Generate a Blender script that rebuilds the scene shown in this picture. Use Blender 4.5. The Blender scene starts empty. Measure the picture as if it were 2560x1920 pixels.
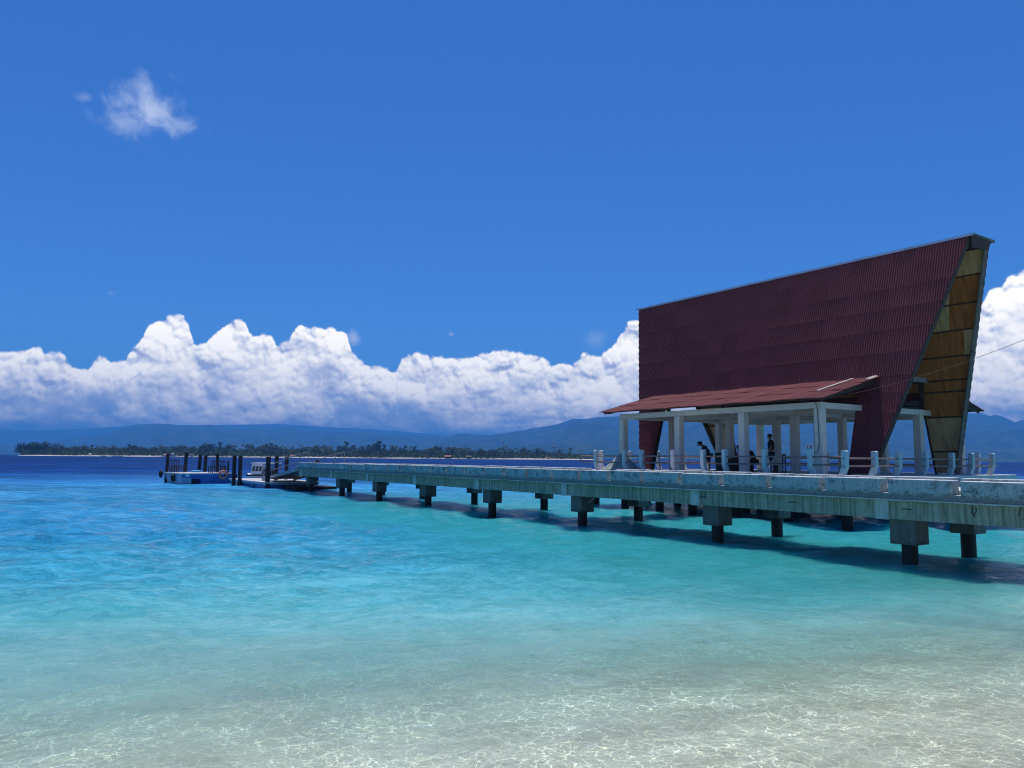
import bpy, bmesh, math, random
from mathutils import Vector, Matrix, noise as mnoise
PI = math.pi
random.seed(7)
scene = bpy.context.scene
col = scene.collection

# ------------------------------------------------------------------ camera
YAW = math.radians(34.0)                    # camera looks 34 degrees right of +Y (the jetty runs along +Y)
FPX, W0, H0 = 1900.0, 2560.0, 1920.0
FW = Vector((math.sin(YAW), math.cos(YAW), 0.0))
RT = Vector((math.cos(YAW), -math.sin(YAW), 0.0))
EYE = Vector((0, 0, 2.5))
ROLL = math.atan(0.0075)
PITCH = math.atan((1144.5 - 960.0) / FPX)
cd = bpy.data.cameras.new("camera")
cam = bpy.data.objects.new("camera", cd)
col.objects.link(cam)
cd.sensor_fit = 'HORIZONTAL'
cd.sensor_width = 36.0
cd.lens = 36.0 * FPX / W0
cd.clip_start = 0.1
cd.clip_end = 60000.0
fw = FW * math.cos(PITCH) + Vector((0, 0, 1)) * math.sin(PITCH)
up = Vector((0, 0, 1)) * math.cos(PITCH) - FW * math.sin(PITCH)
cx = RT * math.cos(ROLL) + up * math.sin(ROLL)
cy = up * math.cos(ROLL) - RT * math.sin(ROLL)
cam.matrix_world = Matrix(((cx.x, cy.x, -fw.x, EYE.x), (cx.y, cy.y, -fw.y, EYE.y), (cx.z, cy.z, -fw.z, EYE.z), (0, 0, 0, 1)))
scene.camera = cam

# ------------------------------------------------------------------ render / exposure
scene.view_settings.view_transform = 'Standard'
scene.view_settings.look = 'None'
scene.view_settings.exposure = 0.0
scene.view_settings.gamma = 1.0
scene.view_settings.use_curve_mapping = False
scene.render.engine = 'CYCLES'
cy_ = scene.cycles
cy_.use_denoising = True
cy_.use_adaptive_sampling = True
cy_.adaptive_threshold = 0.004
try:
    cy_.denoiser = 'OPENIMAGEDENOISE'
    cy_.denoising_prefilter = 'ACCURATE'
except Exception:
    pass
cy_.filter_width = 1.15
cy_.max_bounces = 8
cy_.diffuse_bounces = 4
cy_.glossy_bounces = 3
cy_.transparent_max_bounces = 10
cy_.volume_bounces = 0
cy_.sample_clamp_indirect = 2.5
cy_.sample_clamp_direct = 12.0
cy_.caustics_reflective = False
cy_.caustics_refractive = False

# ------------------------------------------------------------------ sun
SUN_TO = Vector((0.115, 0.20, 1.0)).normalized()          # direction towards the sun: ahead, very high
SUN_EL = math.asin(SUN_TO.z)
SUN_AZ = math.atan2(SUN_TO.x, SUN_TO.y)                   # clockwise from +Y
sd = bpy.data.lights.new("sun", 'SUN')
sd.energy = 4.2
sd.angle = math.radians(0.53)
sd.color = (1.0, 0.955, 0.89)
sun = bpy.data.objects.new("sun", sd)
col.objects.link(sun)
sun.rotation_mode = 'QUATERNION'
sun.rotation_quaternion = SUN_TO.to_track_quat('Z', 'Y')

# ------------------------------------------------------------------ node helpers
class NT:
    def __init__(self, tree):
        self.t = tree
        tree.nodes.clear()

    def n(self, typ, **kw):
        nd = self.t.nodes.new(typ)
        for k, v in kw.items():
            setattr(nd, k, v)
        return nd

    def link(self, a, b):
        self.t.links.new(a, b)

    def setin(self, sock, v):
        if isinstance(v, bpy.types.NodeSocket):
            self.link(v, sock)
        elif isinstance(v, (tuple, list)) and len(v) == 3 and sock.type == 'RGBA':
            sock.default_value = (*v, 1)
        else:
            sock.default_value = v

    def m(self, op, a, b=None, c=None, clamp=False):
        nd = self.n('ShaderNodeMath', operation=op)
        nd.use_clamp = clamp
        for i, v in enumerate((a, b, c)):
            if v is not None:
                self.setin(nd.inputs[i], v)
        return nd.outputs[0]

    def vm(self, op, a, b=None):
        nd = self.n('ShaderNodeVectorMath', operation=op)
        self.setin(nd.inputs[0], a)
        if b is not None:
            if op == 'SCALE':
                self.setin(nd.inputs[3], b)
            else:
                self.setin(nd.inputs[1], b)
        return nd.outputs['Value'] if op in ('DOT_PRODUCT', 'LENGTH', 'DISTANCE') else nd.outputs['Vector']

    def mix(self, f, a, b, mode='MIX'):
        nd = self.n('ShaderNodeMix', data_type='RGBA', blend_type=mode)
        self.setin(nd.inputs['Factor'], f)
        self.setin(nd.inputs['A'] if False else nd.inputs[6], a)
        self.setin(nd.inputs[7], b)
        return nd.outputs[2]

    def noise(self, v, scale, detail=3, rough=0.55, dist=0.0, out='Fac'):
        nd = self.n('ShaderNodeTexNoise')
        if v is not None:
            self.link(v, nd.inputs['Vector'])
        nd.inputs['Scale'].default_value = scale
        nd.inputs['Detail'].default_value = detail
        nd.inputs['Roughness'].default_value = rough
        nd.inputs['Distortion'].default_value = dist
        return nd.outputs[out]

    def smooth(self, v, a, b, lo=0.0, hi=1.0, interp='SMOOTHSTEP'):
        nd = self.n('ShaderNodeMapRange', interpolation_type=interp)
        nd.clamp = True if hasattr(nd, 'clamp') else None
        self.setin(nd.inputs[0], v)
        nd.inputs[1].default_value = a
        nd.inputs[2].default_value = b
        nd.inputs[3].default_value = lo
        nd.inputs[4].default_value = hi
        return nd.outputs[0]

    def ramp(self, v, stops, interp='LINEAR'):
        nd = self.n('ShaderNodeValToRGB')
        nd.color_ramp.interpolation = interp
        el = nd.color_ramp.elements
        while len(el) > 1:
            el.remove(el[-1])
        el[0].position, el[0].color = stops[0][0], (*stops[0][1], 1)
        for p, c in stops[1:]:
            e = el.new(p)
            e.color = (*c, 1)
        self.setin(nd.inputs[0], v)
        return nd.outputs[0]

    def xyz(self, v):
        nd = self.n('ShaderNodeSeparateXYZ')
        self.link(v, nd.inputs[0])
        return nd.outputs

    def comb(self, x, y, z):
        nd = self.n('ShaderNodeCombineXYZ')
        for i, v in enumerate((x, y, z)):
            self.setin(nd.inputs[i], v)
        return nd.outputs[0]

    def bump(self, h, strength=0.3, dist=0.02, normal=None):
        nd = self.n('ShaderNodeBump')
        self.setin(nd.inputs['Strength'], strength)
        nd.inputs['Distance'].default_value = dist
        self.link(h, nd.inputs['Height'])
        if normal is not None:
            self.link(normal, nd.inputs['Normal'])
        return nd.outputs[0]


# ------------------------------------------------------------------ sky with clouds (world)
world = bpy.data.worlds.new("World")
scene.world = world
world.use_nodes = True
N = NT(world.node_tree)
sky = N.n('ShaderNodeTexSky', sky_type='NISHITA')
sky.sun_disc = False
sky.sun_elevation = SUN_EL
sky.sun_rotation = SUN_AZ
sky.altitude = 0.0
sky.air_density = 1.0
sky.dust_density = 0.3
sky.ozone_density = 3.0
tc = N.n('ShaderNodeTexCoord')
d = N.vm('NORMALIZE', tc.outputs['Generated'])
dz = N.xyz(d)[2]
az = N.m('ARCTAN2', N.vm('DOT_PRODUCT', d, tuple(RT)), N.vm('DOT_PRODUCT', d, tuple(FW)))
el = N.m('ARCSINE', dz)
K = 1900.0                                   # 1 rad = 1900 units, so sizes read like the photo's own
ax, ey = N.m('MULTIPLY', az, K), N.m('MULTIPLY', el, K)


def px_dir(x, y):
    v = (cx * ((x - W0 / 2) / FPX) - cy * ((y - H0 / 2) / FPX) + fw).normalized()
    return math.atan2(v.dot(RT), v.dot(FW)) * K, math.asin(v.z) * K


ENV = [(0, 888), (60, 886), (115, 883), (150, 893), (172, 915), (190, 927), (212, 930), (235, 905), (252, 894), (285, 906), (313, 900),
       (325, 878), (350, 862), (366, 829), (382, 811), (407, 797), (439, 792), (460, 797), (472, 817), (478, 841), (474, 862), (492, 866),
       (525, 852), (549, 829), (566, 803), (582, 794), (606, 803), (620, 829), (634, 850), (675, 848), (695, 858), (730, 850), (742, 823),
       (769, 819), (802, 827), (838, 821), (860, 829), (872, 866), (884, 884), (915, 908), (960, 921), (990, 919), (1002, 899), (1038, 893),
       (1107, 900), (1168, 892), (1229, 884), (1270, 890), (1318, 888), (1343, 902), (1392, 913), (1416, 913), (1453, 904), (1462, 890),
       (1480, 898), (1514, 878), (1538, 854), (1558, 829), (1587, 811), (1640, 800), (1800, 830), (2000, 870), (2200, 830), (2400, 770),
       (2463, 757), (2475, 724), (2500, 708), (2520, 683), (2547, 676), (2600, 655), (2760, 760), (2900, 880)]
fc = N.n('ShaderNodeFloatCurve')
cur = fc.mapping.curves[0]
A0, A1, E1 = -1250.0, 1400.0, 500.0
pts = []
for x, y in ENV:
    a, e = px_dir(x, y)
    pts.append(((a - A0) / (A1 - A0), e / E1))
pts = [(0.0, 0.45)] + pts + [(1.0, 0.45)]
cur.points[0].location = pts[0]
cur.points[1].location = pts[-1]
for p in pts[1:-1]:
    cur.points.new(*p)
for p in cur.points:
    p.handle_type = 'AUTO_CLAMPED'
fc.mapping.update()
N.link(N.smooth(ax, A0, A1, interp='LINEAR'), fc.inputs['Value'])
env = N.m('MULTIPLY', fc.outputs[0], E1)

# node group: heap of puffs (billow height) at a point of the cloud sheet
g = bpy.data.node_groups.new("billow_height", 'ShaderNodeTree')
g.interface.new_socket("P", in_out='INPUT', socket_type='NodeSocketVector')
g.interface.new_socket("H", in_out='OUTPUT', socket_type='NodeSocketFloat')
G = NT(g)
gi = G.n('NodeGroupInput')
go = G.n('NodeGroupOutput')
P0 = gi.outputs[0]
wn = G.noise(P0, 0.012, 3, 0.6, out='Color')
P1 = G.vm('ADD', P0, G.vm('SCALE', G.vm('SUBTRACT', wn, (0.5, 0.5, 0.5)), 55.0))
H = None
for sc_, amp in ((1 / 105, 34.0), (1 / 52, 20.0), (1 / 25, 11.0), (1 / 12, 6.0)):
    v = G.n('ShaderNodeTexVoronoi', feature='SMOOTH_F1', voronoi_dimensions='2D')
    v.inputs['Scale'].default_value = sc_
    v.inputs['Smoothness'].default_value = 0.35
    v.inputs['Randomness'].default_value = 1.0
    G.link(P1, v.inputs['Vector'])
    dd = v.outputs['Distance']
    h = G.m('MULTIPLY', G.m('SUBTRACT', 0.62, G.m('MULTIPLY', dd, dd)), amp * 2.0)
    H = h if H is None else G.m('ADD', H, h)
f2 = G.noise(P0, 0.05, 5, 0.6)
H = G.m('ADD', H, G.m('MULTIPLY', G.m('SUBTRACT', f2, 0.5), 26.0))
G.link(H, go.inputs[0])


def billow(P):
    nd = N.n('ShaderNodeGroup')
    nd.node_tree = g
    N.link(P, nd.inputs[0])
    return nd.outputs[0]


P = N.comb(ax, ey, 0.0)
h0 = billow(P)
h1 = billow(N.vm('ADD', P, (3.0, 9.0, 0)))
h2 = billow(N.vm('ADD', P, (6.0, 30.0, 0)))
soft = N.noise(P, 0.006, 4, 0.55)
edge = N.m('ADD', N.m('SUBTRACT', env, ey), N.m('MULTIPLY', N.m('SUBTRACT', h0, 46.0), 0.46))
big = N.noise(N.vm('MULTIPLY', P, (0.6, 1.0, 1.0)), 0.0075, 4, 0.55, 0.5)
mid = N.noise(N.vm('MULTIPLY', P, (0.5, 1.0, 1.0)), 0.024, 5, 0.6, 0.8)
body = N.smooth(edge, 15.0, 130.0)                                  # how deep below the cloud top
lam = N.m('ADD', N.m('MULTIPLY', N.m('SUBTRACT', h0, h1), 0.024), N.m('MULTIPLY', N.m('SUBTRACT', h0, h2), 0.0095))
lam = N.m('MULTIPLY', lam, N.m('SUBTRACT', 1.0, N.m('MULTIPLY', body, 0.45)))
gray = N.m('MULTIPLY', body, N.smooth(big, 0.38, 0.66))
gray2 = N.m('MULTIPLY', body, N.m('MULTIPLY', N.smooth(mid, 0.40, 0.70), 0.36))
lay = N.noise(N.vm('MULTIPLY', P, (0.16, 1.0, 1.0)), 0.028, 4, 0.55, 0.3)
low = N.m('MULTIPLY', N.smooth(ey, 230.0, 60.0), N.m('ADD', 0.10, N.m('MULTIPLY', N.smooth(lay, 0.38, 0.64), 0.34)))
lit = N.m('SUBTRACT', N.m('ADD', 0.86, lam), N.m('ADD', N.m('MULTIPLY', gray, 0.44), N.m('ADD', N.m('MULTIPLY', gray2, 0.5), low)), clamp=True)
ccol = N.ramp(lit, [(0.0, (0.34, 0.39, 0.54)), (0.3, (0.53, 0.56, 0.65)), (0.6, (0.80, 0.79, 0.79)), (0.82, (1.0, 0.96, 0.88)), (1.0, (1.12, 1.06, 0.95))])
aup = N.smooth(edge, 0.0, 9.0)
gap = N.m('ADD', N.smooth(ey, 38.0, 105.0), N.m('MULTIPLY', N.m('SUBTRACT', mid, 0.42), 1.6))
alow = N.smooth(gap, 0.05, 0.75)
hole = N.m('SUBTRACT', 1.0, N.m('MULTIPLY', N.m('MULTIPLY', N.smooth(ey, 170.0, 80.0), N.smooth(big, 0.52, 0.70)), 0.8))
alpha = N.m('MULTIPLY', aup, N.m('MULTIPLY', alow, hole))
# thin detached scraps
wisp = None
wn2 = N.noise(P, 0.016, 6, 0.62, 0.5)
for (x, y, rx, ry, k) in ((368, 272, 112, 74, 0.92), (362, 222, 44, 44, 0.62), (330, 300, 90, 44, 0.5), (440, 306, 70, 34, 0.5), (279, 733, 20, 13, 0.55), (885, 842, 22, 24, 0.75),
                          (1128, 836, 11, 9, 0.6), (1490, 845, 40, 32, 0.25), (212, 243, 24, 14, 0.3)):
    a, e = px_dir(x, y)
    q = N.vm('MULTIPLY', N.vm('SUBTRACT', P, (a, e, 0)), (1 / rx, 1 / ry, 0))
    r = N.m('SUBTRACT', 1.0, N.vm('LENGTH', q))
    f = N.m('MULTIPLY', N.smooth(N.m('ADD', r, N.m('MULTIPLY', N.m('SUBTRACT', wn2, 0.5), 2.3)), 0.0, 1.3), k)
    f = N.m('MULTIPLY', f, N.smooth(r, -0.5, 0.1))
    wisp = f if wisp is None else N.m('MAXIMUM', wisp, f)
bg_sky = N.n('ShaderNodeBackground')
skyc = N.mix(1.0, sky.outputs[0], (0.27, 0.65, 1.22), 'MULTIPLY')
N.link(skyc, bg_sky.inputs[0])
bg_sky.inputs[1].default_value = 0.10
bg_w = N.n('ShaderNodeBackground')
bg_w.inputs[0].default_value = (0.62, 0.72, 0.95, 1)
bg_w.inputs[1].default_value = 1.0
bg_c = N.n('ShaderNodeBackground')
N.link(ccol, bg_c.inputs[0])
bg_c.inputs[1].default_value = 1.5
m1 = N.n('ShaderNodeMixShader')
N.link(wisp, m1.inputs[0])
N.link(bg_sky.outputs[0], m1.inputs[1])
N.link(bg_w.outputs[0], m1.inputs[2])
m2 = N.n('ShaderNodeMixShader')
N.link(alpha, m2.inputs[0])
N.link(m1.outputs[0], m2.inputs[1])
N.link(bg_c.outputs[0], m2.inputs[2])
wo = N.n('ShaderNodeOutputWorld')
N.link(m2.outputs[0], wo.inputs[0])
world.cycles.sampling_method = 'MANUAL'
world.cycles.sample_map_resolution = 1024

# ------------------------------------------------------------------ materials
def newmat(name):
    m = bpy.data.materials.new(name)
    m.use_nodes = True
    return m, NT(m.node_tree)


def finish(M, bsdf, disp=None):
    o = M.n('ShaderNodeOutputMaterial')
    M.link(bsdf, o.inputs['Surface'])


def simple(name, c1, c2=None, scale=3.0, rough=0.7, metal=0.0, bump=0.0, spec=0.4, c3=None, detail=5, stretch=(1, 1, 1), object_space=True):
    m, M = newmat(name)
    t = M.n('ShaderNodeTexCoord').outputs['Object'] if object_space else M.n('ShaderNodeNewGeometry').outputs['Position']
    v = M.vm('MULTIPLY', t, stretch)
    p = M.n('ShaderNodeBsdfPrincipled')
    p.inputs['Roughness'].default_value = rough
    p.inputs['Metallic'].default_value = metal
    p.inputs['Specular IOR Level'].default_value = spec
    if c2 is None:
        c2 = tuple(x * 0.8 for x in c1)
    nz = M.noise(v, scale, detail, 0.6)
    stops = [(0.36, c2), (0.6, c1)] if c3 is None else [(0.3, c3), (0.45, c2), (0.62, c1)]
    M.link(M.ramp(nz, stops), p.inputs['Base Color'])
    if bump > 0:
        M.link(M.bump(M.noise(v, scale * 5, 4), 0.5, bump), p.inputs['Normal'])
    finish(M, p.outputs[0])
    return m


def streaked(name, base, dark, light, zlo, zhi, band=None, top=None, sk=1.0, bk=0.6):
    """weathered concrete: vertical run-off streaks, blotches, a dirtier lower band, top faces tinted paler for a sunlit look"""
    m, M = newmat(name)
    geo = M.n('ShaderNodeNewGeometry')
    pos = geo.outputs['Position']
    s = M.xyz(pos)
    st = M.noise(M.vm('MULTIPLY', pos, (14.0, 14.0, 0.6)), 1.0, 5, 0.65)
    st2 = M.noise(M.vm('MULTIPLY', pos, (2.6, 2.6, 0.5)), 1.0, 4, 0.6)
    bl = M.noise(pos, 3.6, 7, 0.74)
    fine = M.noise(pos, 22.0, 4, 0.7)
    c = M.mix(M.smooth(st, 0.36, 0.60, 1.0 - sk, 1.0), dark, base)
    c = M.mix(M.m('MULTIPLY', M.smooth(st2, 0.50, 0.72), 0.65 * sk), c, light)
    c = M.mix(M.m('MULTIPLY', M.smooth(bl, 0.49, 0.64), bk), c, dark)
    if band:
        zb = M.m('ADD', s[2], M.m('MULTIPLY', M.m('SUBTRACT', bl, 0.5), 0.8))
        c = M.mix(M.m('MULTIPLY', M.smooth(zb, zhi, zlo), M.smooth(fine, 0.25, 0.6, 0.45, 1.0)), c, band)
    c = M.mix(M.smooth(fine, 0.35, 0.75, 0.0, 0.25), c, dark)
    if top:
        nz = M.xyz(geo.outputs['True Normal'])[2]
        c = M.mix(M.m('MULTIPLY', M.smooth(nz, 0.6, 0.9), M.smooth(bl, 0.35, 0.62, 1.0, 0.62)), c, top)  # upward faces made paler: sunlight put into the base colour
    p = M.n('ShaderNodeBsdfPrincipled')
    p.inputs['Roughness'].default_value = 0.85
    p.inputs['Specular IOR Level'].default_value = 0.25
    M.link(c, p.inputs['Base Color'])
    M.link(M.bump(M.m('ADD', fine, M.m('MULTIPLY', bl, 2.0)), 0.5, 0.012), p.inputs['Normal'])
    finish(M, p.outputs[0])
    return m


MAT = {}
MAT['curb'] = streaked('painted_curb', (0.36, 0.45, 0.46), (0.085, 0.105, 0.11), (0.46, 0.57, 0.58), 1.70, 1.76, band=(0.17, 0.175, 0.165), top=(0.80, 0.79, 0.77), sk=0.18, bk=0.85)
MAT['girder'] = streaked('stained_concrete', (0.36, 0.38, 0.31), (0.15, 0.165, 0.125), (0.48, 0.50, 0.45), 1.1, 1.2, sk=0.85, bk=0.5)
MAT['joint'] = streaked('pale_concrete', (0.50, 0.56, 0.54), (0.3, 0.34, 0.32), (0.6, 0.66, 0.64), 1.1, 1.2, sk=0.6)
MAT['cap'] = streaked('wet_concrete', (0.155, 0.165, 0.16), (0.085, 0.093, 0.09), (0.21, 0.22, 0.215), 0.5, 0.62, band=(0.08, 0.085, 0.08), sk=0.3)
MAT['pile'] = simple('tarred_pile', (0.014, 0.014, 0.014), (0.007, 0.007, 0.007), 6, 0.65, bump=0.01, object_space=False)
MAT['deck'] = simple('sunny_concrete', (0.66, 0.65, 0.62), (0.5, 0.49, 0.47), 1.2, 0.9, bump=0.004, object_space=False)
MAT['column'] = streaked('painted_column', (0.72, 0.67, 0.58), (0.58, 0.53, 0.45), (0.80, 0.75, 0.67), 1.9, 2.1, sk=0.35, bk=0.4)
MAT['post_w'] = streaked('white_post', (0.70, 0.70, 0.70), (0.5, 0.5, 0.49), (0.78, 0.78, 0.78), 1.9, 2.1, sk=0.3)
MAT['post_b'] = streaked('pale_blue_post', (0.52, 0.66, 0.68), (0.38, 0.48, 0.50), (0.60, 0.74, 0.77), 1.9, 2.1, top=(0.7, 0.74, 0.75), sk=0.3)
MAT['rail'] = simple('rusty_rail', (0.30, 0.22, 0.19), (0.2, 0.12, 0.10), 4, 0.6)
MAT['wood_dark'] = simple('dark_wood', (0.070, 0.050, 0.042), (0.035, 0.026, 0.022), 3, 0.8, stretch=(6, 1, 6), object_space=False)
MAT['rafter'] = simple('grey_rafter', (0.13, 0.115, 0.10), (0.08, 0.07, 0.06), 3, 0.8, object_space=False)
MAT['ply_brown'] = simple('brown_plywood', (0.47, 0.185, 0.05), (0.38, 0.145, 0.042), 1.6, 0.75, c3=(0.25, 0.095, 0.033), stretch=(1, 5, 0.7), object_space=False)
MAT['ply_pale'] = simple('pale_plywood', (0.66, 0.47, 0.24), (0.56, 0.39, 0.19), 1.6, 0.75, c3=(0.4, 0.28, 0.14), stretch=(1, 5, 0.7), object_space=False)
MAT['ply_grey'] = simple('grey_plywood', (0.60, 0.39, 0.19), (0.49, 0.31, 0.15), 1.6, 0.75, c3=(0.31, 0.2, 0.1), stretch=(1, 5, 0.7), object_space=False)
MAT['ridge'] = simple('ridge_metal', (0.36, 0.44, 0.52), (0.28, 0.34, 0.42), 1.5, 0.45, metal=0.3)
MAT['white'] = simple('white_paint', (0.78, 0.78, 0.78), (0.66, 0.66, 0.66), 3, 0.5)
MAT['black'] = simple('black_rubber', (0.018, 0.018, 0.018), (0.010, 0.010, 0.010), 5, 0.7)
MAT['orange'] = simple('orange_plastic', (0.62, 0.24, 0.13), (0.5, 0.18, 0.1), 5, 0.6)
MAT['grey_deck'] = simple('grey_deck', (0.55, 0.53, 0.52), (0.42, 0.41, 0.41), 2, 0.85, stretch=(1, 4, 1))
MAT['float_blue'] = simple('blue_hull', (0.045, 0.14, 0.40), (0.03, 0.09, 0.28), 1.5, 0.5)
MAT['float_grey'] = simple('grey_blue_hull', (0.26, 0.42, 0.50), (0.18, 0.3, 0.38), 1.5, 0.5)
MAT['ramp'] = simple('grey_steel', (0.30, 0.36, 0.38), (0.2, 0.25, 0.27), 2, 0.55)
MAT['steel'] = simple('rail_steel', (0.24, 0.25, 0.25), (0.16, 0.17, 0.17), 4, 0.5, metal=0.3)
MAT['glass'] = simple('dark_glass', (0.03, 0.05, 0.07), (0.02, 0.035, 0.05), 2, 0.12, spec=0.6)
MAT['bin'] = simple('green_plastic', (0.012, 0.06, 0.035), (0.008, 0.04, 0.025), 3, 0.5)
MAT['brown'] = simple('brown_board', (0.10, 0.055, 0.045), (0.06, 0.034, 0.03), 3, 0.7)
MAT['tan'] = simple('tan_basket', (0.5, 0.28, 0.12), (0.36, 0.2, 0.08), 5, 0.7)
MAT['cyan'] = simple('cyan_cloth', (0.06, 0.36, 0.62), (0.05, 0.28, 0.5), 3, 0.8)
MAT['skin'] = simple('skin', (0.26, 0.14, 0.09), (0.22, 0.12, 0.075), 8, 0.55)
MAT['hair'] = simple('black_hair', (0.012, 0.010, 0.009), (0.008, 0.007, 0.006), 12, 0.6)
MAT['navy'] = simple('navy_shirt', (0.018, 0.022, 0.045), (0.012, 0.015, 0.03), 6, 0.9)
MAT['charcoal'] = simple('black_shirt', (0.016, 0.017, 0.020), (0.010, 0.011, 0.013), 6, 0.9)
MAT['shorts'] = simple('dark_shorts', (0.02, 0.022, 0.035), (0.014, 0.016, 0.026), 6, 0.9)
MAT['dgreen'] = simple('dark_green_shirt', (0.016, 0.03, 0.024), (0.01, 0.02, 0.016), 6, 0.9)
MAT['pale_shirt'] = simple('pale_shirt', (0.35, 0.36, 0.40), (0.25, 0.26, 0.30), 6, 0.9)
MAT['thatch'] = simple('thatch', (0.30, 0.22, 0.14), (0.2, 0.15, 0.1), 2, 0.9)
MAT['red_roof'] = simple('red_tiles', (0.42, 0.15, 0.11), (0.32, 0.11, 0.08), 0.6, 0.8)
MAT['pale_roof'] = simple('pale_roof', (0.60, 0.56, 0.52), (0.5, 0.46, 0.42), 0.6, 0.8)
MAT['cream'] = simple('cream_wall', (0.62, 0.58, 0.52), (0.5, 0.46, 0.42), 0.6, 0.8)
MAT['trunk'] = simple('bark', (0.12, 0.095, 0.075), (0.08, 0.06, 0.05), 1.0, 0.9)


def roof_mat(name, c1, c2, c3):
    m, M = newmat(name)
    pos = M.n('ShaderNodeNewGeometry').outputs['Position']
    a = M.noise(M.vm('MULTIPLY', pos, (1.0, 9.0, 0.5)), 2.2, 5, 0.7)
    b = M.noise(M.vm('MULTIPLY', pos, (1.0, 12.0, 1.2)), 1.0, 4, 0.6)
    c = M.mix(M.smooth(a, 0.36, 0.64), c2, c1)
    c = M.mix(M.m('MULTIPLY', M.smooth(b, 0.5, 0.75), 0.35), c, c3)
    sid = M.m('ADD', M.m('FLOOR', M.m('MULTIPLY', M.xyz(pos)[1], 1.03)), M.m('MULTIPLY', M.m('FLOOR', M.m('ADD', M.m('MULTIPLY', M.xyz(pos)[2], 1.03), 0.9)), 37.0))
    wnz = M.n('ShaderNodeTexWhiteNoise', noise_dimensions='1D')
    M.link(sid, wnz.inputs['W'])
    sv_ = M.m('ADD', 0.90, M.m('MULTIPLY', wnz.outputs['Value'], 0.2))
    c = M.mix(1.0, c, M.comb(sv_, sv_, sv_), 'MULTIPLY')
    wear = M.noise(pos, 26.0, 2, 0.5)
    c = M.mix(M.m('MULTIPLY', M.smooth(wear, 0.735, 0.77), 0.5), c, (0.5, 0.42, 0.4))
    p = M.n('ShaderNodeBsdfPrincipled')
    p.inputs['Roughness'].default_value = 0.78
    p.inputs['Specular IOR Level'].default_value = 0.25
    M.link(c, p.inputs['Base Color'])
    finish(M, p.outputs[0])
    return m


MAT['roof'] = roof_mat('maroon_corrugated', (0.165, 0.047, 0.052), (0.145, 0.041, 0.046), (0.12, 0.037, 0.044))
MAT['under'] = simple('roof_underside', (0.10, 0.09, 0.075), (0.06, 0.055, 0.045), 2, 0.9)


def leaf_mat(name, c1, c2, c3):
    m, M = newmat(name)
    pos = M.n('ShaderNodeNewGeometry').outputs['Position']
    oi = M.n('ShaderNodeObjectInfo').outputs['Random']
    nz = M.noise(pos, 0.22, 4, 0.6)
    c = M.ramp(M.m('ADD', M.m('MULTIPLY', nz, 0.75), M.m('MULTIPLY', oi, 0.25)), [(0.35, c3), (0.5, c2), (0.68, c1)])
    p = M.n('ShaderNodeBsdfPrincipled')
    p.inputs['Roughness'].default_value = 0.6
    p.inputs['Specular IOR Level'].default_value = 0.2
    M.link(c, p.inputs['Base Color'])
    tr = M.n('ShaderNodeBsdfTranslucent')
    M.link(c, tr.inputs[0])
    mx = M.n('ShaderNodeMixShader')
    mx.inputs[0].default_value = 0.3
    M.link(p.outputs[0], mx.inputs[1])
    M.link(tr.outputs[0], mx.inputs[2])
    finish(M, mx.outputs[0])
    return m


MAT['leaf'] = leaf_mat('broad_leaves', (0.095, 0.135, 0.030), (0.055, 0.085, 0.022), (0.032, 0.052, 0.017))
MAT['needle'] = leaf_mat('casuarina_needles', (0.045, 0.06, 0.03), (0.033, 0.045, 0.025), (0.022, 0.032, 0.02))
MAT['palm'] = leaf_mat('palm_fronds', (0.085, 0.11, 0.04), (0.055, 0.075, 0.03), (0.035, 0.05, 0.022))

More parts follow.
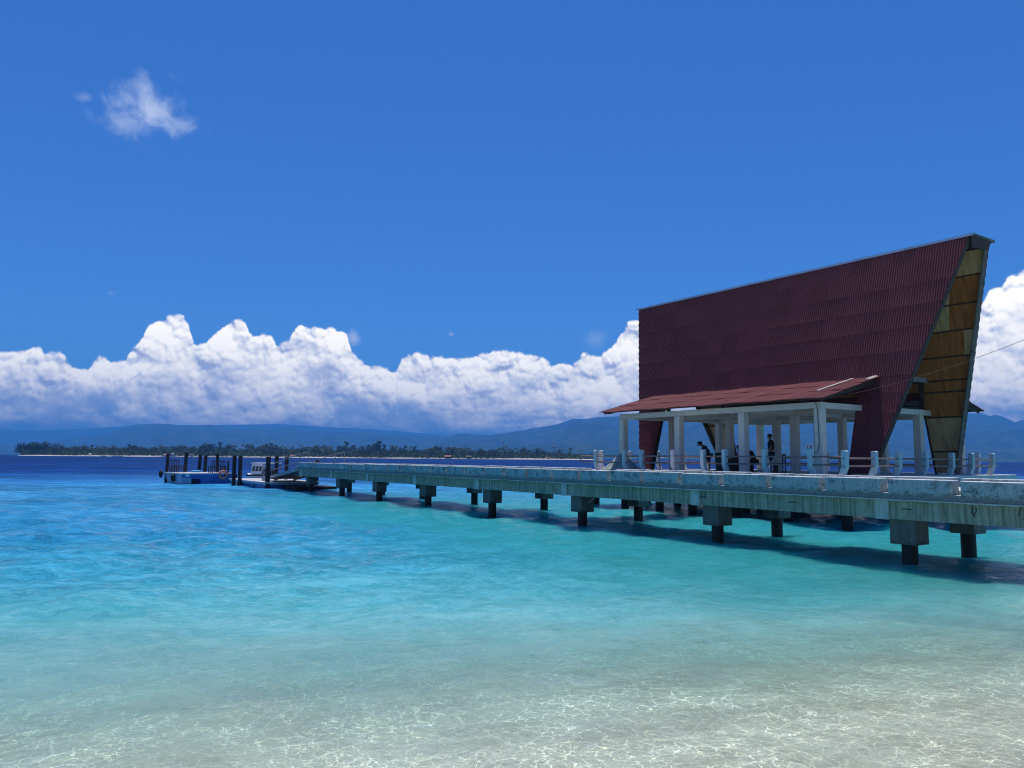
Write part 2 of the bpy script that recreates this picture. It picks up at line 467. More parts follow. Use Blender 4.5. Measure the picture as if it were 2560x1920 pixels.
# ------------------------------------------------------------------ mesh builder
class MB:
    def __init__(self):
        self.v, self.f = [], []

    def poly(self, pts):
        i = len(self.v)
        self.v += [tuple(p) for p in pts]
        self.f.append(tuple(range(i, i + len(pts))))

    def box(self, x0, x1, y0, y1, z0, z1):
        i = len(self.v)
        self.v += [(x, y, z) for z in (z0, z1) for y in (y0, y1) for x in (x0, x1)]
        self.f += [tuple(i + k for k in q) for q in ((0, 2, 3, 1), (4, 5, 7, 6), (0, 1, 5, 4), (2, 6, 7, 3), (0, 4, 6, 2), (1, 3, 7, 5))]
        return self

    def prism(self, poly, axis, a, b):
        """poly: 2D points in the two other axes (cyclic order), extruded along axis from a to b"""
        i, n = len(self.v), len(poly)
        for w in (a, b):
            for p in poly:
                q = [0, 0, 0]
                o = [k for k in range(3) if k != axis]
                q[o[0]], q[o[1]], q[axis] = p[0], p[1], w
                self.v.append(tuple(q))
        self.f.append(tuple(range(i + n - 1, i - 1, -1)))
        self.f.append(tuple(range(i + n, i + 2 * n)))
        for k in range(n):
            k2 = (k + 1) % n
            self.f.append((i + k, i + k2, i + n + k2, i + n + k))
        return self

    def slab(self, pts, off):
        """planar polygon of 3D points given thickness by vector off"""
        off = Vector(off)
        i, n = len(self.v), len(pts)
        self.v += [tuple(p) for p in pts] + [tuple(Vector(p) + off) for p in pts]
        self.f.append(tuple(range(i + n - 1, i - 1, -1)))
        self.f.append(tuple(range(i + n, i + 2 * n)))
        for k in range(n):
            k2 = (k + 1) % n
            self.f.append((i + k, i + k2, i + n + k2, i + n + k))
        return self

    def beam(self, a, b, w, h=None, upv=(0, 0, 1)):
        a, b = Vector(a), Vector(b)
        h = h or w
        dr = (b - a).normalized()
        u = Vector(upv)
        if abs(dr.dot(u)) > 0.98:
            u = Vector((1, 0, 0))
        s = dr.cross(u).normalized()
        t = s.cross(dr).normalized()
        i = len(self.v)
        for p in (a, b):
            for q in ((-1, -1), (1, -1), (1, 1), (-1, 1)):
                self.v.append(tuple(p + s * q[0] * w / 2 + t * q[1] * h / 2))
        self.f += [tuple(i + k for k in q) for q in ((3, 2, 1, 0), (4, 5, 6, 7), (0, 1, 5, 4), (1, 2, 6, 5), (2, 3, 7, 6), (3, 0, 4, 7))]
        return self

    def tube(self, a, b, r0, r1=None, n=12):
        a, b = Vector(a), Vector(b)
        r1 = r0 if r1 is None else r1
        dr = (b - a).normalized()
        u = Vector((0, 0, 1)) if abs(dr.z) < 0.9 else Vector((1, 0, 0))
        s = dr.cross(u).normalized()
        t = s.cross(dr).normalized()
        i = len(self.v)
        for p, r in ((a, r0), (b, r1)):
            for k in range(n):
                an = 2 * PI * k / n
                self.v.append(tuple(p + s * math.cos(an) * r + t * math.sin(an) * r))
        self.f.append(tuple(range(i + n - 1, i - 1, -1)))
        self.f.append(tuple(range(i + n, i + 2 * n)))
        for k in range(n):
            k2 = (k + 1) % n
            self.f.append((i + k, i + k2, i + n + k2, i + n + k))
        return self

    def path(self, pts, r, n=6):
        for a, b in zip(pts[:-1], pts[1:]):
            self.tube(a, b, r, r, n)
        return self

    def torus(self, c, axis, R, r, nu=24, nv=10):
        c, ax_ = Vector(c), Vector(axis).normalized()
        u = Vector((0, 0, 1)) if abs(ax_.z) < 0.9 else Vector((1, 0, 0))
        s = ax_.cross(u).normalized()
        t = ax_.cross(s).normalized()
        i = len(self.v)
        for a in range(nu):
            A = 2 * PI * a / nu
            e = s * math.cos(A) + t * math.sin(A)
            for b in range(nv):
                B = 2 * PI * b / nv
                self.v.append(tuple(c + e * (R + r * math.cos(B)) + ax_ * r * math.sin(B)))
        for a in range(nu):
            for b in range(nv):
                self.f.append((i + a * nv + b, i + ((a + 1) % nu) * nv + b, i + ((a + 1) % nu) * nv + (b + 1) % nv, i + a * nv + (b + 1) % nv))
        return self

    def ball(self, c, rx, ry, rz, nu=14, nv=9):
        i = len(self.v)
        for b in range(nv + 1):
            th = PI * b / nv
            for a in range(nu):
                ph = 2 * PI * a / nu
                self.v.append((c[0] + rx * math.sin(th) * math.cos(ph), c[1] + ry * math.sin(th) * math.sin(ph), c[2] + rz * math.cos(th)))
        for b in range(nv):
            for a in range(nu):
                a2 = (a + 1) % nu
                self.f.append((i + b * nu + a, i + (b + 1) * nu + a, i + (b + 1) * nu + a2, i + b * nu + a2))
        return self

    def build(self, name, mat, parent=None, bevel=0.0, smooth=False, recalc=False):
        me = bpy.data.meshes.new(name)
        off = Vector((0, 0, 0))
        p = parent
        while p is not None:
            off += p.location
            p = p.parent
        me.from_pydata([tuple(Vector(q) - off) for q in self.v], [], self.f)
        if smooth:
            me.polygons.foreach_set('use_smooth', [True] * len(me.polygons))
        me.materials.append(mat)
        me.update()
        if recalc:
            bm = bmesh.new()
            bm.from_mesh(me)
            bmesh.ops.recalc_face_normals(bm, faces=bm.faces)
            bm.to_mesh(me)
            bm.free()
        o = bpy.data.objects.new(name, me)
        col.objects.link(o)
        if parent is not None:
            o.parent = parent
        if bevel > 0:
            b = o.modifiers.new('bevel', 'BEVEL')
            b.width = bevel
            b.segments = 2
            b.limit_method = 'ANGLE'
        return o


def tag(o, label=None, cat=None, group=None, kind=None):
    if label:
        o['label'] = label
    if cat:
        o['category'] = cat
    if group:
        o['group'] = group
    if kind:
        o['kind'] = kind
    return o


def empty(name, loc, label=None, cat=None, group=None, rz=0.0):
    o = bpy.data.objects.new(name, None)
    col.objects.link(o)
    o.location = loc
    o.rotation_euler.z = rz
    o.empty_display_size = 0.3
    return tag(o, label, cat, group)


KIDS = {}


def kids(o):
    return [c for c in list(o.children)]


def copy_tree(o, parent=None):
    c = o.copy()
    col.objects.link(c)
    c.parent = parent
    for ch in kids(o):
        copy_tree(ch, c)
    return c


def at(x, Z, z=0.0):
    """ground point at photo column x and depth Z along the view axis"""
    p = FW * Z + RT * ((x - W0 / 2) / FPX * Z)
    return Vector((p.x, p.y, z))


# ------------------------------------------------------------------ sea, seabed, beach
m, M = newmat('sand')
pos = M.n('ShaderNodeNewGeometry').outputs['Position']
n1 = M.noise(pos, 1.1, 5, 0.6)
n2 = M.noise(pos, 30.0, 3, 0.6)
n3 = M.noise(M.vm('MULTIPLY', pos, (0.6, 1.4, 1)), 0.35, 4, 0.6)
c = M.mix(M.smooth(n1, 0.36, 0.62), (0.66, 0.60, 0.47), (0.82, 0.76, 0.62))
c = M.mix(M.m('MULTIPLY', M.smooth(n3, 0.52, 0.66), 0.45), c, (0.33, 0.31, 0.26))
c = M.mix(M.m('MULTIPLY', M.smooth(n2, 0.60, 0.72), 0.55), c, (0.22, 0.2, 0.17))
p = M.n('ShaderNodeBsdfPrincipled')
p.inputs['Roughness'].default_value = 0.95
p.inputs['Specular IOR Level'].default_value = 0.1
M.link(c, p.inputs['Base Color'])
M.link(M.bump(M.m('ADD', n1, M.m('MULTIPLY', n2, 0.2)), 0.6, 0.05), p.inputs['Normal'])
finish(M, p.outputs[0])
MAT['sand'] = m


def shore(x, y):
    return 0.33 * x + 0.944 * y               # metres offshore


def seabed_z(s):
    if s < 2.0:
        return min(0.9, (2.0 - s) * 0.12)
    return -min(4.5, 0.075 * (s - 2.0) + 0.0011 * (s - 2.0) ** 2)


mb = MB()
NX, NY = 120, 110
xs = [-60 + 180 * i / NX for i in range(NX + 1)]
ys = [-40 + 130 * (j / NY) for j in range(NY + 1)]
for y in ys:
    for x in xs:
        z = seabed_z(shore(x, y)) + 0.05 * mnoise.noise(Vector((x * 0.5, y * 0.5, 0))) + 0.02 * mnoise.noise(Vector((x * 1.8, y * 1.8, 3)))
        mb.v.append((x, y, z))
for j in range(NY):
    for i in range(NX):
        a = j * (NX + 1) + i
        mb.f.append((a, a + 1, a + NX + 2, a + NX + 1))
tag(mb.build('seabed', MAT['sand'], smooth=True), kind='structure')

m, M = newmat('sea_water')
geo = M.n('ShaderNodeNewGeometry')
pos = geo.outputs['Position']
sp = M.xyz(pos)
s0 = M.m('ADD', M.m('MULTIPLY', sp[0], 0.33), M.m('MULTIPLY', sp[1], 0.944))
wob = M.noise(pos, 0.09, 4, 0.55)
wob2 = M.noise(M.vm('MULTIPLY', pos, (0.7, 1.3, 1)), 0.5, 4, 0.6)
s = M.m('ADD', s0, M.m('ADD', M.m('MULTIPLY', M.m('SUBTRACT', wob, 0.5), M.m('MULTIPLY', s0, 0.55)), M.m('MULTIPLY', M.m('SUBTRACT', wob2, 0.5), M.m('MULTIPLY', s0, 0.07))))
# log-like position along the shelf
lg = M.m('DIVIDE', M.m('LOGARITHM', M.m('MAXIMUM', s, 1.0), 2.718281828), 7.0)      # 1->0, e^7=1100 m -> 1


def L(v):
    return math.log(v) / 7.0


body_c = M.ramp(lg, [(L(4), (0.52, 0.55, 0.43)), (L(8), (0.46, 0.64, 0.53)), (L(11), (0.30, 0.68, 0.64)), (L(14), (0.14, 0.58, 0.62)),
                     (L(18), (0.055, 0.39, 0.51)), (L(26), (0.027, 0.265, 0.46)), (L(40), (0.028, 0.265, 0.49)), (L(62), (0.042, 0.29, 0.54)),
                     (L(85), (0.018, 0.15, 0.40)), (L(120), (0.006, 0.05, 0.21)), (L(260), (0.004, 0.036, 0.16)), (L(900), (0.003, 0.033, 0.145))])
lat_, dep_ = M.vm('DOT_PRODUCT', pos, tuple(RT)), M.vm('DOT_PRODUCT', pos, tuple(FW))
stk = M.noise(M.comb(M.m('MULTIPLY', lat_, 0.012), M.m('MULTIPLY', dep_, 0.055), 0.0), 1.0, 5, 0.62)
stk2 = M.noise(M.comb(M.m('MULTIPLY', lat_, 0.10), M.m('MULTIPLY', dep_, 0.30), 0.0), 1.0, 5, 0.65)
sv = M.m('ADD', M.smooth(stk, 0.38, 0.66, 0.72, 1.32), M.smooth(stk2, 0.35, 0.68, -0.22, 0.22))
sv = M.m('ADD', 1.0, M.m('MULTIPLY', M.m('SUBTRACT', sv, 1.0), M.smooth(s0, 15.0, 70.0, 0.25, 1.0)))
body_c = M.mix(1.0, body_c, M.comb(sv, sv, sv), 'MULTIPLY')
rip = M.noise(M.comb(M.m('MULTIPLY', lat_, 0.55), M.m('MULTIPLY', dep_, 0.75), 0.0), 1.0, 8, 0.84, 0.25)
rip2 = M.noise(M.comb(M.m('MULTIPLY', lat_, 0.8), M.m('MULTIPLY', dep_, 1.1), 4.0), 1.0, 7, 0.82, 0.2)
rdg = M.m('ABSOLUTE', M.m('SUBTRACT', rip2, 0.5))            # wavelet creases, painted as dark lines in the body colour
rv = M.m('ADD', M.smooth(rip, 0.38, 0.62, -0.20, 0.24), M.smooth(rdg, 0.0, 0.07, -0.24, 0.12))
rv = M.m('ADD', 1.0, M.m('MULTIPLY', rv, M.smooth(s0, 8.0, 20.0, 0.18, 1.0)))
body_c = M.mix(1.0, body_c, M.comb(M.m('MULTIPLY', rv, rv), rv, rv), 'MULTIPLY')  # ripple light and shade multiplied into the body colour
# greener shelf around the jetty
gx = M.m('MULTIPLY', M.smooth(M.m('ADD', sp[0], M.m('MULTIPLY', wob2, 3.0)), 8.0, 15.5), M.m('MULTIPLY', M.smooth(s0, 9.0, 14.0), M.smooth(s0, 62.0, 34.0)))
body_c = M.mix(M.m('MULTIPLY', gx, 0.75), body_c, (0.032, 0.31, 0.30))
# caustic light lines drawn as a web in the surface's transparent colour
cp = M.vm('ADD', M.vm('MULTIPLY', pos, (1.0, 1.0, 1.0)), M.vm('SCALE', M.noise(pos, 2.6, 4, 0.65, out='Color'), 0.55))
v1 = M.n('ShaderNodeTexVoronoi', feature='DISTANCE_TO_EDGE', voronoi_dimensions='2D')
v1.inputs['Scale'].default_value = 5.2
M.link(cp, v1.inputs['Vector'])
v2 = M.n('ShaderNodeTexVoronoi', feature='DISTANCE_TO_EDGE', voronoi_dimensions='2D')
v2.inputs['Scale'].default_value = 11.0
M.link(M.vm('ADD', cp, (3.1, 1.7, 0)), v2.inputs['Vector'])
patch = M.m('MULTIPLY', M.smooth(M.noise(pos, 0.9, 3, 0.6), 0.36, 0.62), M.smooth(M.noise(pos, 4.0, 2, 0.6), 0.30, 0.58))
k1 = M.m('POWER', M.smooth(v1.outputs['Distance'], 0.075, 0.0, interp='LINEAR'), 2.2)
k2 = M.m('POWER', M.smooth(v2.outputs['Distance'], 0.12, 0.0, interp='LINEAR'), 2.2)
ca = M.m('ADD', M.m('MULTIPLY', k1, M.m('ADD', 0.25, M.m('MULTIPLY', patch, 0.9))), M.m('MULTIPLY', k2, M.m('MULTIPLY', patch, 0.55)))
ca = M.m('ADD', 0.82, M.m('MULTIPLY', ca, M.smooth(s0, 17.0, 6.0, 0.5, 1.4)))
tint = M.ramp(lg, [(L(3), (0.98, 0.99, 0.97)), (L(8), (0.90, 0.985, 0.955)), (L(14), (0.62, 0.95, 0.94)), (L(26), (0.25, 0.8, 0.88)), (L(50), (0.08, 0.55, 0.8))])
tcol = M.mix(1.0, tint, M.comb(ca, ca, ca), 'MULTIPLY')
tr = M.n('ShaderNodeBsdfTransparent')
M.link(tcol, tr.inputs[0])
df = M.n('ShaderNodeSubsurfaceScattering', falloff='BURLEY')
df.inputs['Scale'].default_value = 1.0
df.inputs['Radius'].default_value = (0.5, 1.5, 1.8)
# ripples
a1 = M.noise(M.vm('MULTIPLY', pos, (0.8, 1.25, 1)), 0.55, 3, 0.55, 0.4)
a2 = M.noise(M.vm('MULTIPLY', pos, (0.85, 1.15, 1)), 2.1, 5, 0.62, 0.5)
a3 = M.noise(pos, 6.0, 3, 0.55, 0.4)
far = M.smooth(s0, 12.0, 90.0)
hgt = M.m('ADD', M.m('MULTIPLY', a2, 0.10), M.m('MULTIPLY', a3, 0.022))
nrm = M.bump(hgt, 1.0, 1.0)
nrm_soft = M.bump(hgt, 0.5, 1.0)
M.link(nrm_soft, df.inputs['Normal'])
# scattering takes the body colour, painted ripple light and dark included
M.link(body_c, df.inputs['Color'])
opac = M.ramp(lg, [(L(4), (0.12,) * 3), (L(8), (0.26,) * 3), (L(12), (0.66,) * 3), (L(17), (0.86,) * 3), (L(24), (1.0,) * 3)])
df0 = M.n('ShaderNodeBsdfDiffuse')
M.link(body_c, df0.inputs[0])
M.link(nrm, df0.inputs['Normal'])
mxs = M.n('ShaderNodeMixShader')
M.link(M.m('MULTIPLY', M.smooth(M.m('ADD', sp[0], M.m('MULTIPLY', wob2, 3.0)), 11.0, 16.0), M.smooth(s0, 80.0, 60.0)), mxs.inputs[0])
M.link(df0.outputs[0], mxs.inputs[1])
M.link(df.outputs[0], mxs.inputs[2])
mx1 = M.n('ShaderNodeMixShader')
M.link(opac, mx1.inputs[0])
M.link(tr.outputs[0], mx1.inputs[1])
M.link(mxs.outputs[0], mx1.inputs[2])
gl = M.n('ShaderNodeBsdfGlossy')
M.link(M.smooth(s0, 10.0, 160.0, 0.05, 0.26), gl.inputs['Roughness'])
M.link(nrm, gl.inputs['Normal'])
fr = M.n('ShaderNodeFresnel')
fr.inputs['IOR'].default_value = 1.33
M.link(nrm, fr.inputs['Normal'])
fac = M.m('MINIMUM', fr.outputs[0], M.smooth(s0, 15.0, 130.0, 0.36, 0.05))
mx2 = M.n('ShaderNodeMixShader')
M.link(fac, mx2.inputs[0])
M.link(mx1.outputs[0], mx2.inputs[1])
M.link(gl.outputs[0], mx2.inputs[2])
finish(M, mx2.outputs[0])
MAT['water'] = m
import numpy as np
WR = 23000.0
rs = np.random.RandomState(11)
# radial rows get coarser with distance; the ripples are a sum of real waves in world space
radii = [0.0, 2.0, 3.5]
while radii[-1] < 150.0:
    r_ = radii[-1]
    radii.append(r_ + max(0.035, r_ * r_ / 3000.0))
while radii[-1] < WR:
    radii.append(radii[-1] * 1.12)
radii = np.array(radii)
angs = np.concatenate([np.linspace(-8.0, 76.0, 720), np.linspace(76.0, 352.0, 60)[1:-1]])
TH = np.radians(angs)
RR, AA = np.meshgrid(radii, TH, indexing='ij')
PX_, PY_ = RR * np.sin(AA), RR * np.cos(AA)
step = np.maximum(0.035, RR * RR / 3000.0)
ZZ = np.zeros_like(RR)
for k_ in range(64):
    lam_ = 0.22 * (5.5 / 0.22) ** (k_ / 63.0)
    th = math.radians(20.0) + rs.normal(0, 0.75)         # mostly rolling in towards the beach
    if rs.rand() < 0.3:
        th = rs.uniform(0, 2 * PI)
    amp_ = 0.0050 * lam_ ** 0.90 * rs.uniform(0.5, 1.3)
    kk = 2 * PI / lam_
    ph = (PX_ * math.sin(th) + PY_ * math.cos(th)) * kk + rs.uniform(0, 2 * PI)
    S_ = 0.33 * PX_ + 0.944 * PY_
    calm = np.clip(0.45 + (S_ - 8.0) / 26.0, 0.42, 1.25)
    fade = np.clip((lam_ / step - 2.2) / 2.5, 0, 1)
    ZZ += amp_ * calm * fade * (np.sin(ph) + 0.22 * np.sin(2 * ph + 0.9))
ZZ[RR > 400] = 0.0
nr_, na_ = RR.shape
me = bpy.data.meshes.new('sea')
co = np.stack([PX_, PY_, ZZ], -1).reshape(-1, 3).astype(np.float32)
ii, jj = np.meshgrid(np.arange(nr_ - 1), np.arange(na_), indexing='ij')
j2 = (jj + 1) % na_
quads = np.stack([ii * na_ + jj, (ii + 1) * na_ + jj, (ii + 1) * na_ + j2, ii * na_ + j2], -1).reshape(-1, 4)[:, ::-1].astype(np.int32)
me.vertices.add(len(co))
me.vertices.foreach_set('co', co.ravel())
me.loops.add(quads.size)
me.loops.foreach_set('vertex_index', np.ascontiguousarray(quads).ravel())
me.polygons.add(len(quads))
me.polygons.foreach_set('loop_start', np.arange(0, quads.size, 4, dtype=np.int32))
me.polygons.foreach_set('use_smooth', np.ones(len(quads), dtype=bool))
me.materials.append(MAT['water'])
me.update(calc_edges=True)
me.validate()
o = bpy.data.objects.new('sea', me)
col.objects.link(o)
tag(o, kind='structure')

# ------------------------------------------------------------------ mountains
m, M = newmat('forest_slope')
pos = M.n('ShaderNodeNewGeometry').outputs['Position']
a = M.noise(pos, 0.004, 6, 0.65)
b = M.noise(pos, 0.02, 5, 0.7)
c = M.mix(M.smooth(a, 0.4, 0.62), (0.022, 0.040, 0.018), (0.055, 0.075, 0.032))
c = M.mix(M.m('MULTIPLY', M.smooth(b, 0.55, 0.72), 0.6), c, (0.10, 0.11, 0.05))
p = M.n('ShaderNodeBsdfDiffuse')
M.link(c, p.inputs[0])
finish(M, p.outputs[0])
MAT['forest'] = m


def ridge(name, prof, D, D0, rough, seed, depth_back=1500.0):
    """mountain range whose skyline follows prof (photo columns/rows) at distance D, its foot at D0"""
    mb = MB()
    n, rows = 260, 26
    x0, x1 = prof[0][0], prof[-1][0]
    hs = []
    for i in range(n + 1):
        x = x0 + (x1 - x0) * i / n
        for (xa, ya), (xb, yb) in zip(prof[:-1], prof[1:]):
            if xa <= x <= xb:
                t = (x - xa) / (xb - xa)
                y = ya + (yb - ya) * t
                break
        v = cx * ((x - W0 / 2) / FPX) - cy * ((y - H0 / 2) / FPX) + fw
        k = D / v.dot(FW)
        h = max(4.0, EYE.z + v.z * k)
        h += (mnoise.noise(Vector((x * 0.05, seed, 0))) * 0.5 + mnoise.noise(Vector((x * 0.2, seed, 5))) * 0.25) * rough
        lat = v.dot(RT) * k
        hs.append((lat / D, h))
    for j in range(rows + 3):
        if j <= rows:
            t = j / rows
            Z = D0 + (D - D0) * t
            kz = t ** 1.25
        else:
            Z = D + depth_back * (j - rows) / 2
            kz = 1.0 - 0.5 * (j - rows)
        for i in range(n + 1):
            r, h = hs[i]
            env_ = math.sin(PI * min(1, max(0, t))) if j <= rows else 0.0
            p_ = FW * Z + RT * (r * Z)
            g_ = mnoise.fractal(Vector((p_.x * 0.0016 + seed, p_.y * 0.0016, 0)), 0.9, 2.1, 5)
            z = h * kz + env_ * g_ * h * 0.34
            mb.v.append((p_.x, p_.y, max(-1.0, z) if j else -2.0))
    for j in range(rows + 2):
        for i in range(n):
            a_ = j * (n + 1) + i
            mb.f.append((a_, a_ + 1, a_ + n + 2, a_ + n + 1))
    return tag(mb.build(name, MAT['forest'], smooth=True), kind='structure')


ridge('far_mountains', [(-260, 1062), (-60, 1067), (0, 1071), (69, 1077), (150, 1074), (244, 1070), (400, 1064), (700, 1060), (1000, 1078), (1150, 1092), (1300, 1100)],
      20000, 15000, 8, 3.3)
ridge('mountains', [(-300, 1112), (0, 1110), (100, 1105), (183, 1098), (244, 1090), (285, 1077), (317, 1066), (350, 1061), (391, 1059), (431, 1060), (452, 1064),
                    (488, 1065), (525, 1061), (541, 1066), (570, 1071), (590, 1068), (610, 1074), (635, 1071), (692, 1074), (724, 1067), (760, 1078),
                    (900, 1080), (1040, 1090), (1139, 1095), (1300, 1110), (1420, 1128)], 14000, 7600, 13, 1.7)
ridge('hills', [(900, 1128), (1000, 1116), (1080, 1102), (1120, 1092), (1139, 1086), (1160, 1083), (1188, 1087), (1229, 1087), (1261, 1083), (1310, 1075), (1351, 1068), (1392, 1061),
                (1416, 1053), (1432, 1047), (1461, 1048), (1493, 1043), (1560, 1040), (1700, 1034), (1900, 1042), (2080, 1036), (2250, 1026), (2380, 1026), (2424, 1033),
                (2457, 1033), (2475, 1041), (2487, 1037), (2506, 1041), (2538, 1056), (2560, 1049), (2700, 1030), (2900, 1050)], 12500, 6000, 13, 7.1)

# ------------------------------------------------------------------ island
ISL = 1300.0
mb = MB()
n = 150
for i in range(n + 1):
    x = 52 + (1508 - 52) * i / n
    t = i / n
    taper = min(1.0, min(t, 1 - t) * 9 + 0.02)
    wob_ = 14 * mnoise.noise(Vector((x * 0.012, 0.5, 0)))
    for k, (dz_, hz) in enumerate(((0, -0.4), (8, 0.6), (18, 1.2), (40, 2.4), (150, 2.6), (170, -1.0))):
        q = at(x, ISL + wob_ + dz_ * (0.3 + 0.7 * taper), hz * (0.4 + 0.6 * taper) if hz > 0 else hz)
        mb.v.append(tuple(q))
for i in range(n):
    for k in range(5):
        a_ = i * 6 + k
        mb.f.append((a_, a_ + 6, a_ + 7, a_ + 1))
m = simple('coral_sand', (0.62, 0.57, 0.50), (0.50, 0.46, 0.40), 0.05, 0.95, object_space=False)
tag(mb.build('island_ground', m), kind='structure')


def leaf_quad(mb, c, s, rnd):
    n_ = Vector((rnd.gauss(0, 1), rnd.gauss(0, 1), rnd.gauss(0, 1) + 0.5)).normalized()
    u = n_.orthogonal().normalized()
    w = n_.cross(u)
    an = rnd.uniform(0, PI)
    u, w = u * math.cos(an) + w * math.sin(an), w * math.cos(an) - u * math.sin(an)
    a, b = s * rnd.uniform(0.7, 1.3), s * rnd.uniform(0.45, 0.9)
    c = Vector(c)
    mb.poly([c + u * a, c + w * b, c - u * a, c - w * b])


def broad_tree(seed, h, w, mat, dens=230):
    rnd = random.Random(seed)
    r = empty('broadleaf_tree', (0, 0, 0))
    t = MB()
    t.tube((0, 0, -0.3), (0.3, 0.1, h * 0.45), 0.28, 0.18, 7)
    for k in range(4):
        a = k * 1.6 + rnd.random()
        t.tube((0.2, 0.1, h * 0.38), (math.cos(a) * w * 0.3, math.sin(a) * w * 0.3, h * 0.68), 0.13, 0.05, 5)
    t.build('trunk', MAT['trunk'], r)
    b = MB()
    lobes = [(rnd.uniform(-.34, .34) * w, rnd.uniform(-.34, .34) * w, h * rnd.uniform(.42, .86), rnd.uniform(.16, .27) * w) for _ in range(9)]
    lobes += [(0, 0, h * .8, .25 * w), (rnd.uniform(-.3, .3) * w, -0.3 * w, h * .32, .2 * w), (rnd.uniform(-.35, .35) * w, -0.2 * w, h * .25, .2 * w)]
    for _ in range(dens):
        lx, ly, lz, lr = rnd.choice(lobes)
        dv = Vector((rnd.gauss(0, 1), rnd.gauss(0, 1), rnd.gauss(0, 1))).normalized() * lr * (rnd.random() ** 0.35)
        leaf_quad(b, (lx + dv.x, ly + dv.y, lz + dv.z * 0.85), rnd.uniform(0.45, 0.95), rnd)
    b.build('crown', mat, r)
    return r


def casuarina(seed, h, w):
    rnd = random.Random(seed)
    r = empty('casuarina_tree', (0, 0, 0))
    t = MB()
    t.tube((0, 0, -0.3), (0.2, 0, h * 0.9), 0.3, 0.07, 7)
    b = MB()
    for k in range(44):
        f = rnd.uniform(0.16, 0.95)
        a = rnd.uniform(0, 2 * PI)
        ln = w * 0.5 * (1.08 - f) ** 0.6 * rnd.uniform(0.6, 1.15)
        e = Vector((math.cos(a) * ln, math.sin(a) * ln, h * f + ln * 0.6))
        t.tube((0.2 * f, 0, h * f), e, 0.06, 0.02, 4)
        for q in range(9):
            u_ = rnd.uniform(0.35, 1.1)
            leaf_quad(b, (e.x * u_ + rnd.gauss(0, .35), e.y * u_ + rnd.gauss(0, .35), h * f + ln * 0.6 * u_ + rnd.gauss(0, .4)), rnd.uniform(0.45, 0.85), rnd)
    for q in range(12):
        leaf_quad(b, (0.2 + rnd.gauss(0, .3), rnd.gauss(0, .3), h * rnd.uniform(0.9, 1.02)), 0.5, rnd)
    t.build('trunk', MAT['trunk'], r)
    b.build('crown', MAT['needle'], r)
    return r


def palm(seed, h):
    rnd = random.Random(seed)
    r = empty('coconut_palm', (0, 0, 0))
    t = MB()
    lean = rnd.uniform(-1.2, 1.2)
    pr = None
    for k in range(7):
        f = k / 6
        q = Vector((lean * f * f, 0.2 * f, h * 0.86 * f - 0.3))
        if pr is not None:
            t.tube(pr, q, 0.2 - 0.1 * f + 0.02, 0.2 - 0.1 * f, 7)
        pr = q
    t.build('trunk', MAT['trunk'], r)
    b = MB()
    for k in range(17):
        a = 2 * PI * k / 17 + rnd.uniform(-.2, .2)
        e0 = rnd.uniform(-0.35, 1.0)
        ln = rnd.uniform(2.4, 3.3)
        dv = Vector((math.cos(a), math.sin(a), 0))
        sd_ = Vector((-math.sin(a), math.cos(a), 0))
        last = None
        for q in range(6):
            f = q / 5
            c_ = pr + dv * ln * f * (0.75 + 0.25 * math.cos(e0)) + Vector((0, 0, ln * (math.sin(e0) * f - 0.75 * f * f)))
            wd = 0.42 * math.sin(PI * (0.12 + 0.85 * f))
            cur_ = (c_ + sd_ * wd - Vector((0, 0, wd * 0.5)), c_, c_ - sd_ * wd - Vector((0, 0, wd * 0.5)))
            if last:
                b.poly([last[0], cur_[0], cur_[1], last[1]])
                b.poly([last[1], cur_[1], cur_[2], last[2]])
            last = cur_
    b.build('crown', MAT['palm'], r)
    return r


rnd = random.Random(21)
GREEN = 'broad green trees along the island beach'
DARK = 'tall dark casuarinas on the island'
PALMS = 'coconut palms over the island treeline'
protos = {'b': [broad_tree(1, 10.5, 11, MAT['leaf']), broad_tree(2, 9.5, 12, MAT['leaf']), broad_tree(3, 12, 12, MAT['needle'], 260), broad_tree(4, 8.0, 10, MAT['leaf'], 190)],
          'c': [casuarina(5, 15.5, 13), casuarina(6, 14, 14), casuarina(9, 16.5, 12)], 'p': [palm(7, 14.5), palm(8, 16), palm(10, 13)]}
used = set()


def place(kind, x, Z, sc_=1.0, label=None, group=None, idx=None, z=1.9):
    lst = protos[kind]
    pr = lst[rnd.randrange(len(lst)) if idx is None else idx]
    if pr.name in used:
        o = copy_tree(pr)
    else:
        o = pr
        used.add(pr.name)
    o.location = at(x, Z, z)
    o.rotation_euler.z = rnd.uniform(0, 2 * PI)
    k = sc_ * rnd.uniform(0.9, 1.1) * 1.42
    o.scale = (k, k, k * rnd.uniform(0.93, 1.07))
    tag(o, label, {'b': 'tree', 'c': 'tree', 'p': 'palm tree'}[kind], group)
    return o


def endk(x):
    return 0.55 + 0.45 * min(1.0, max(0.0, (1500 - x) / 260))


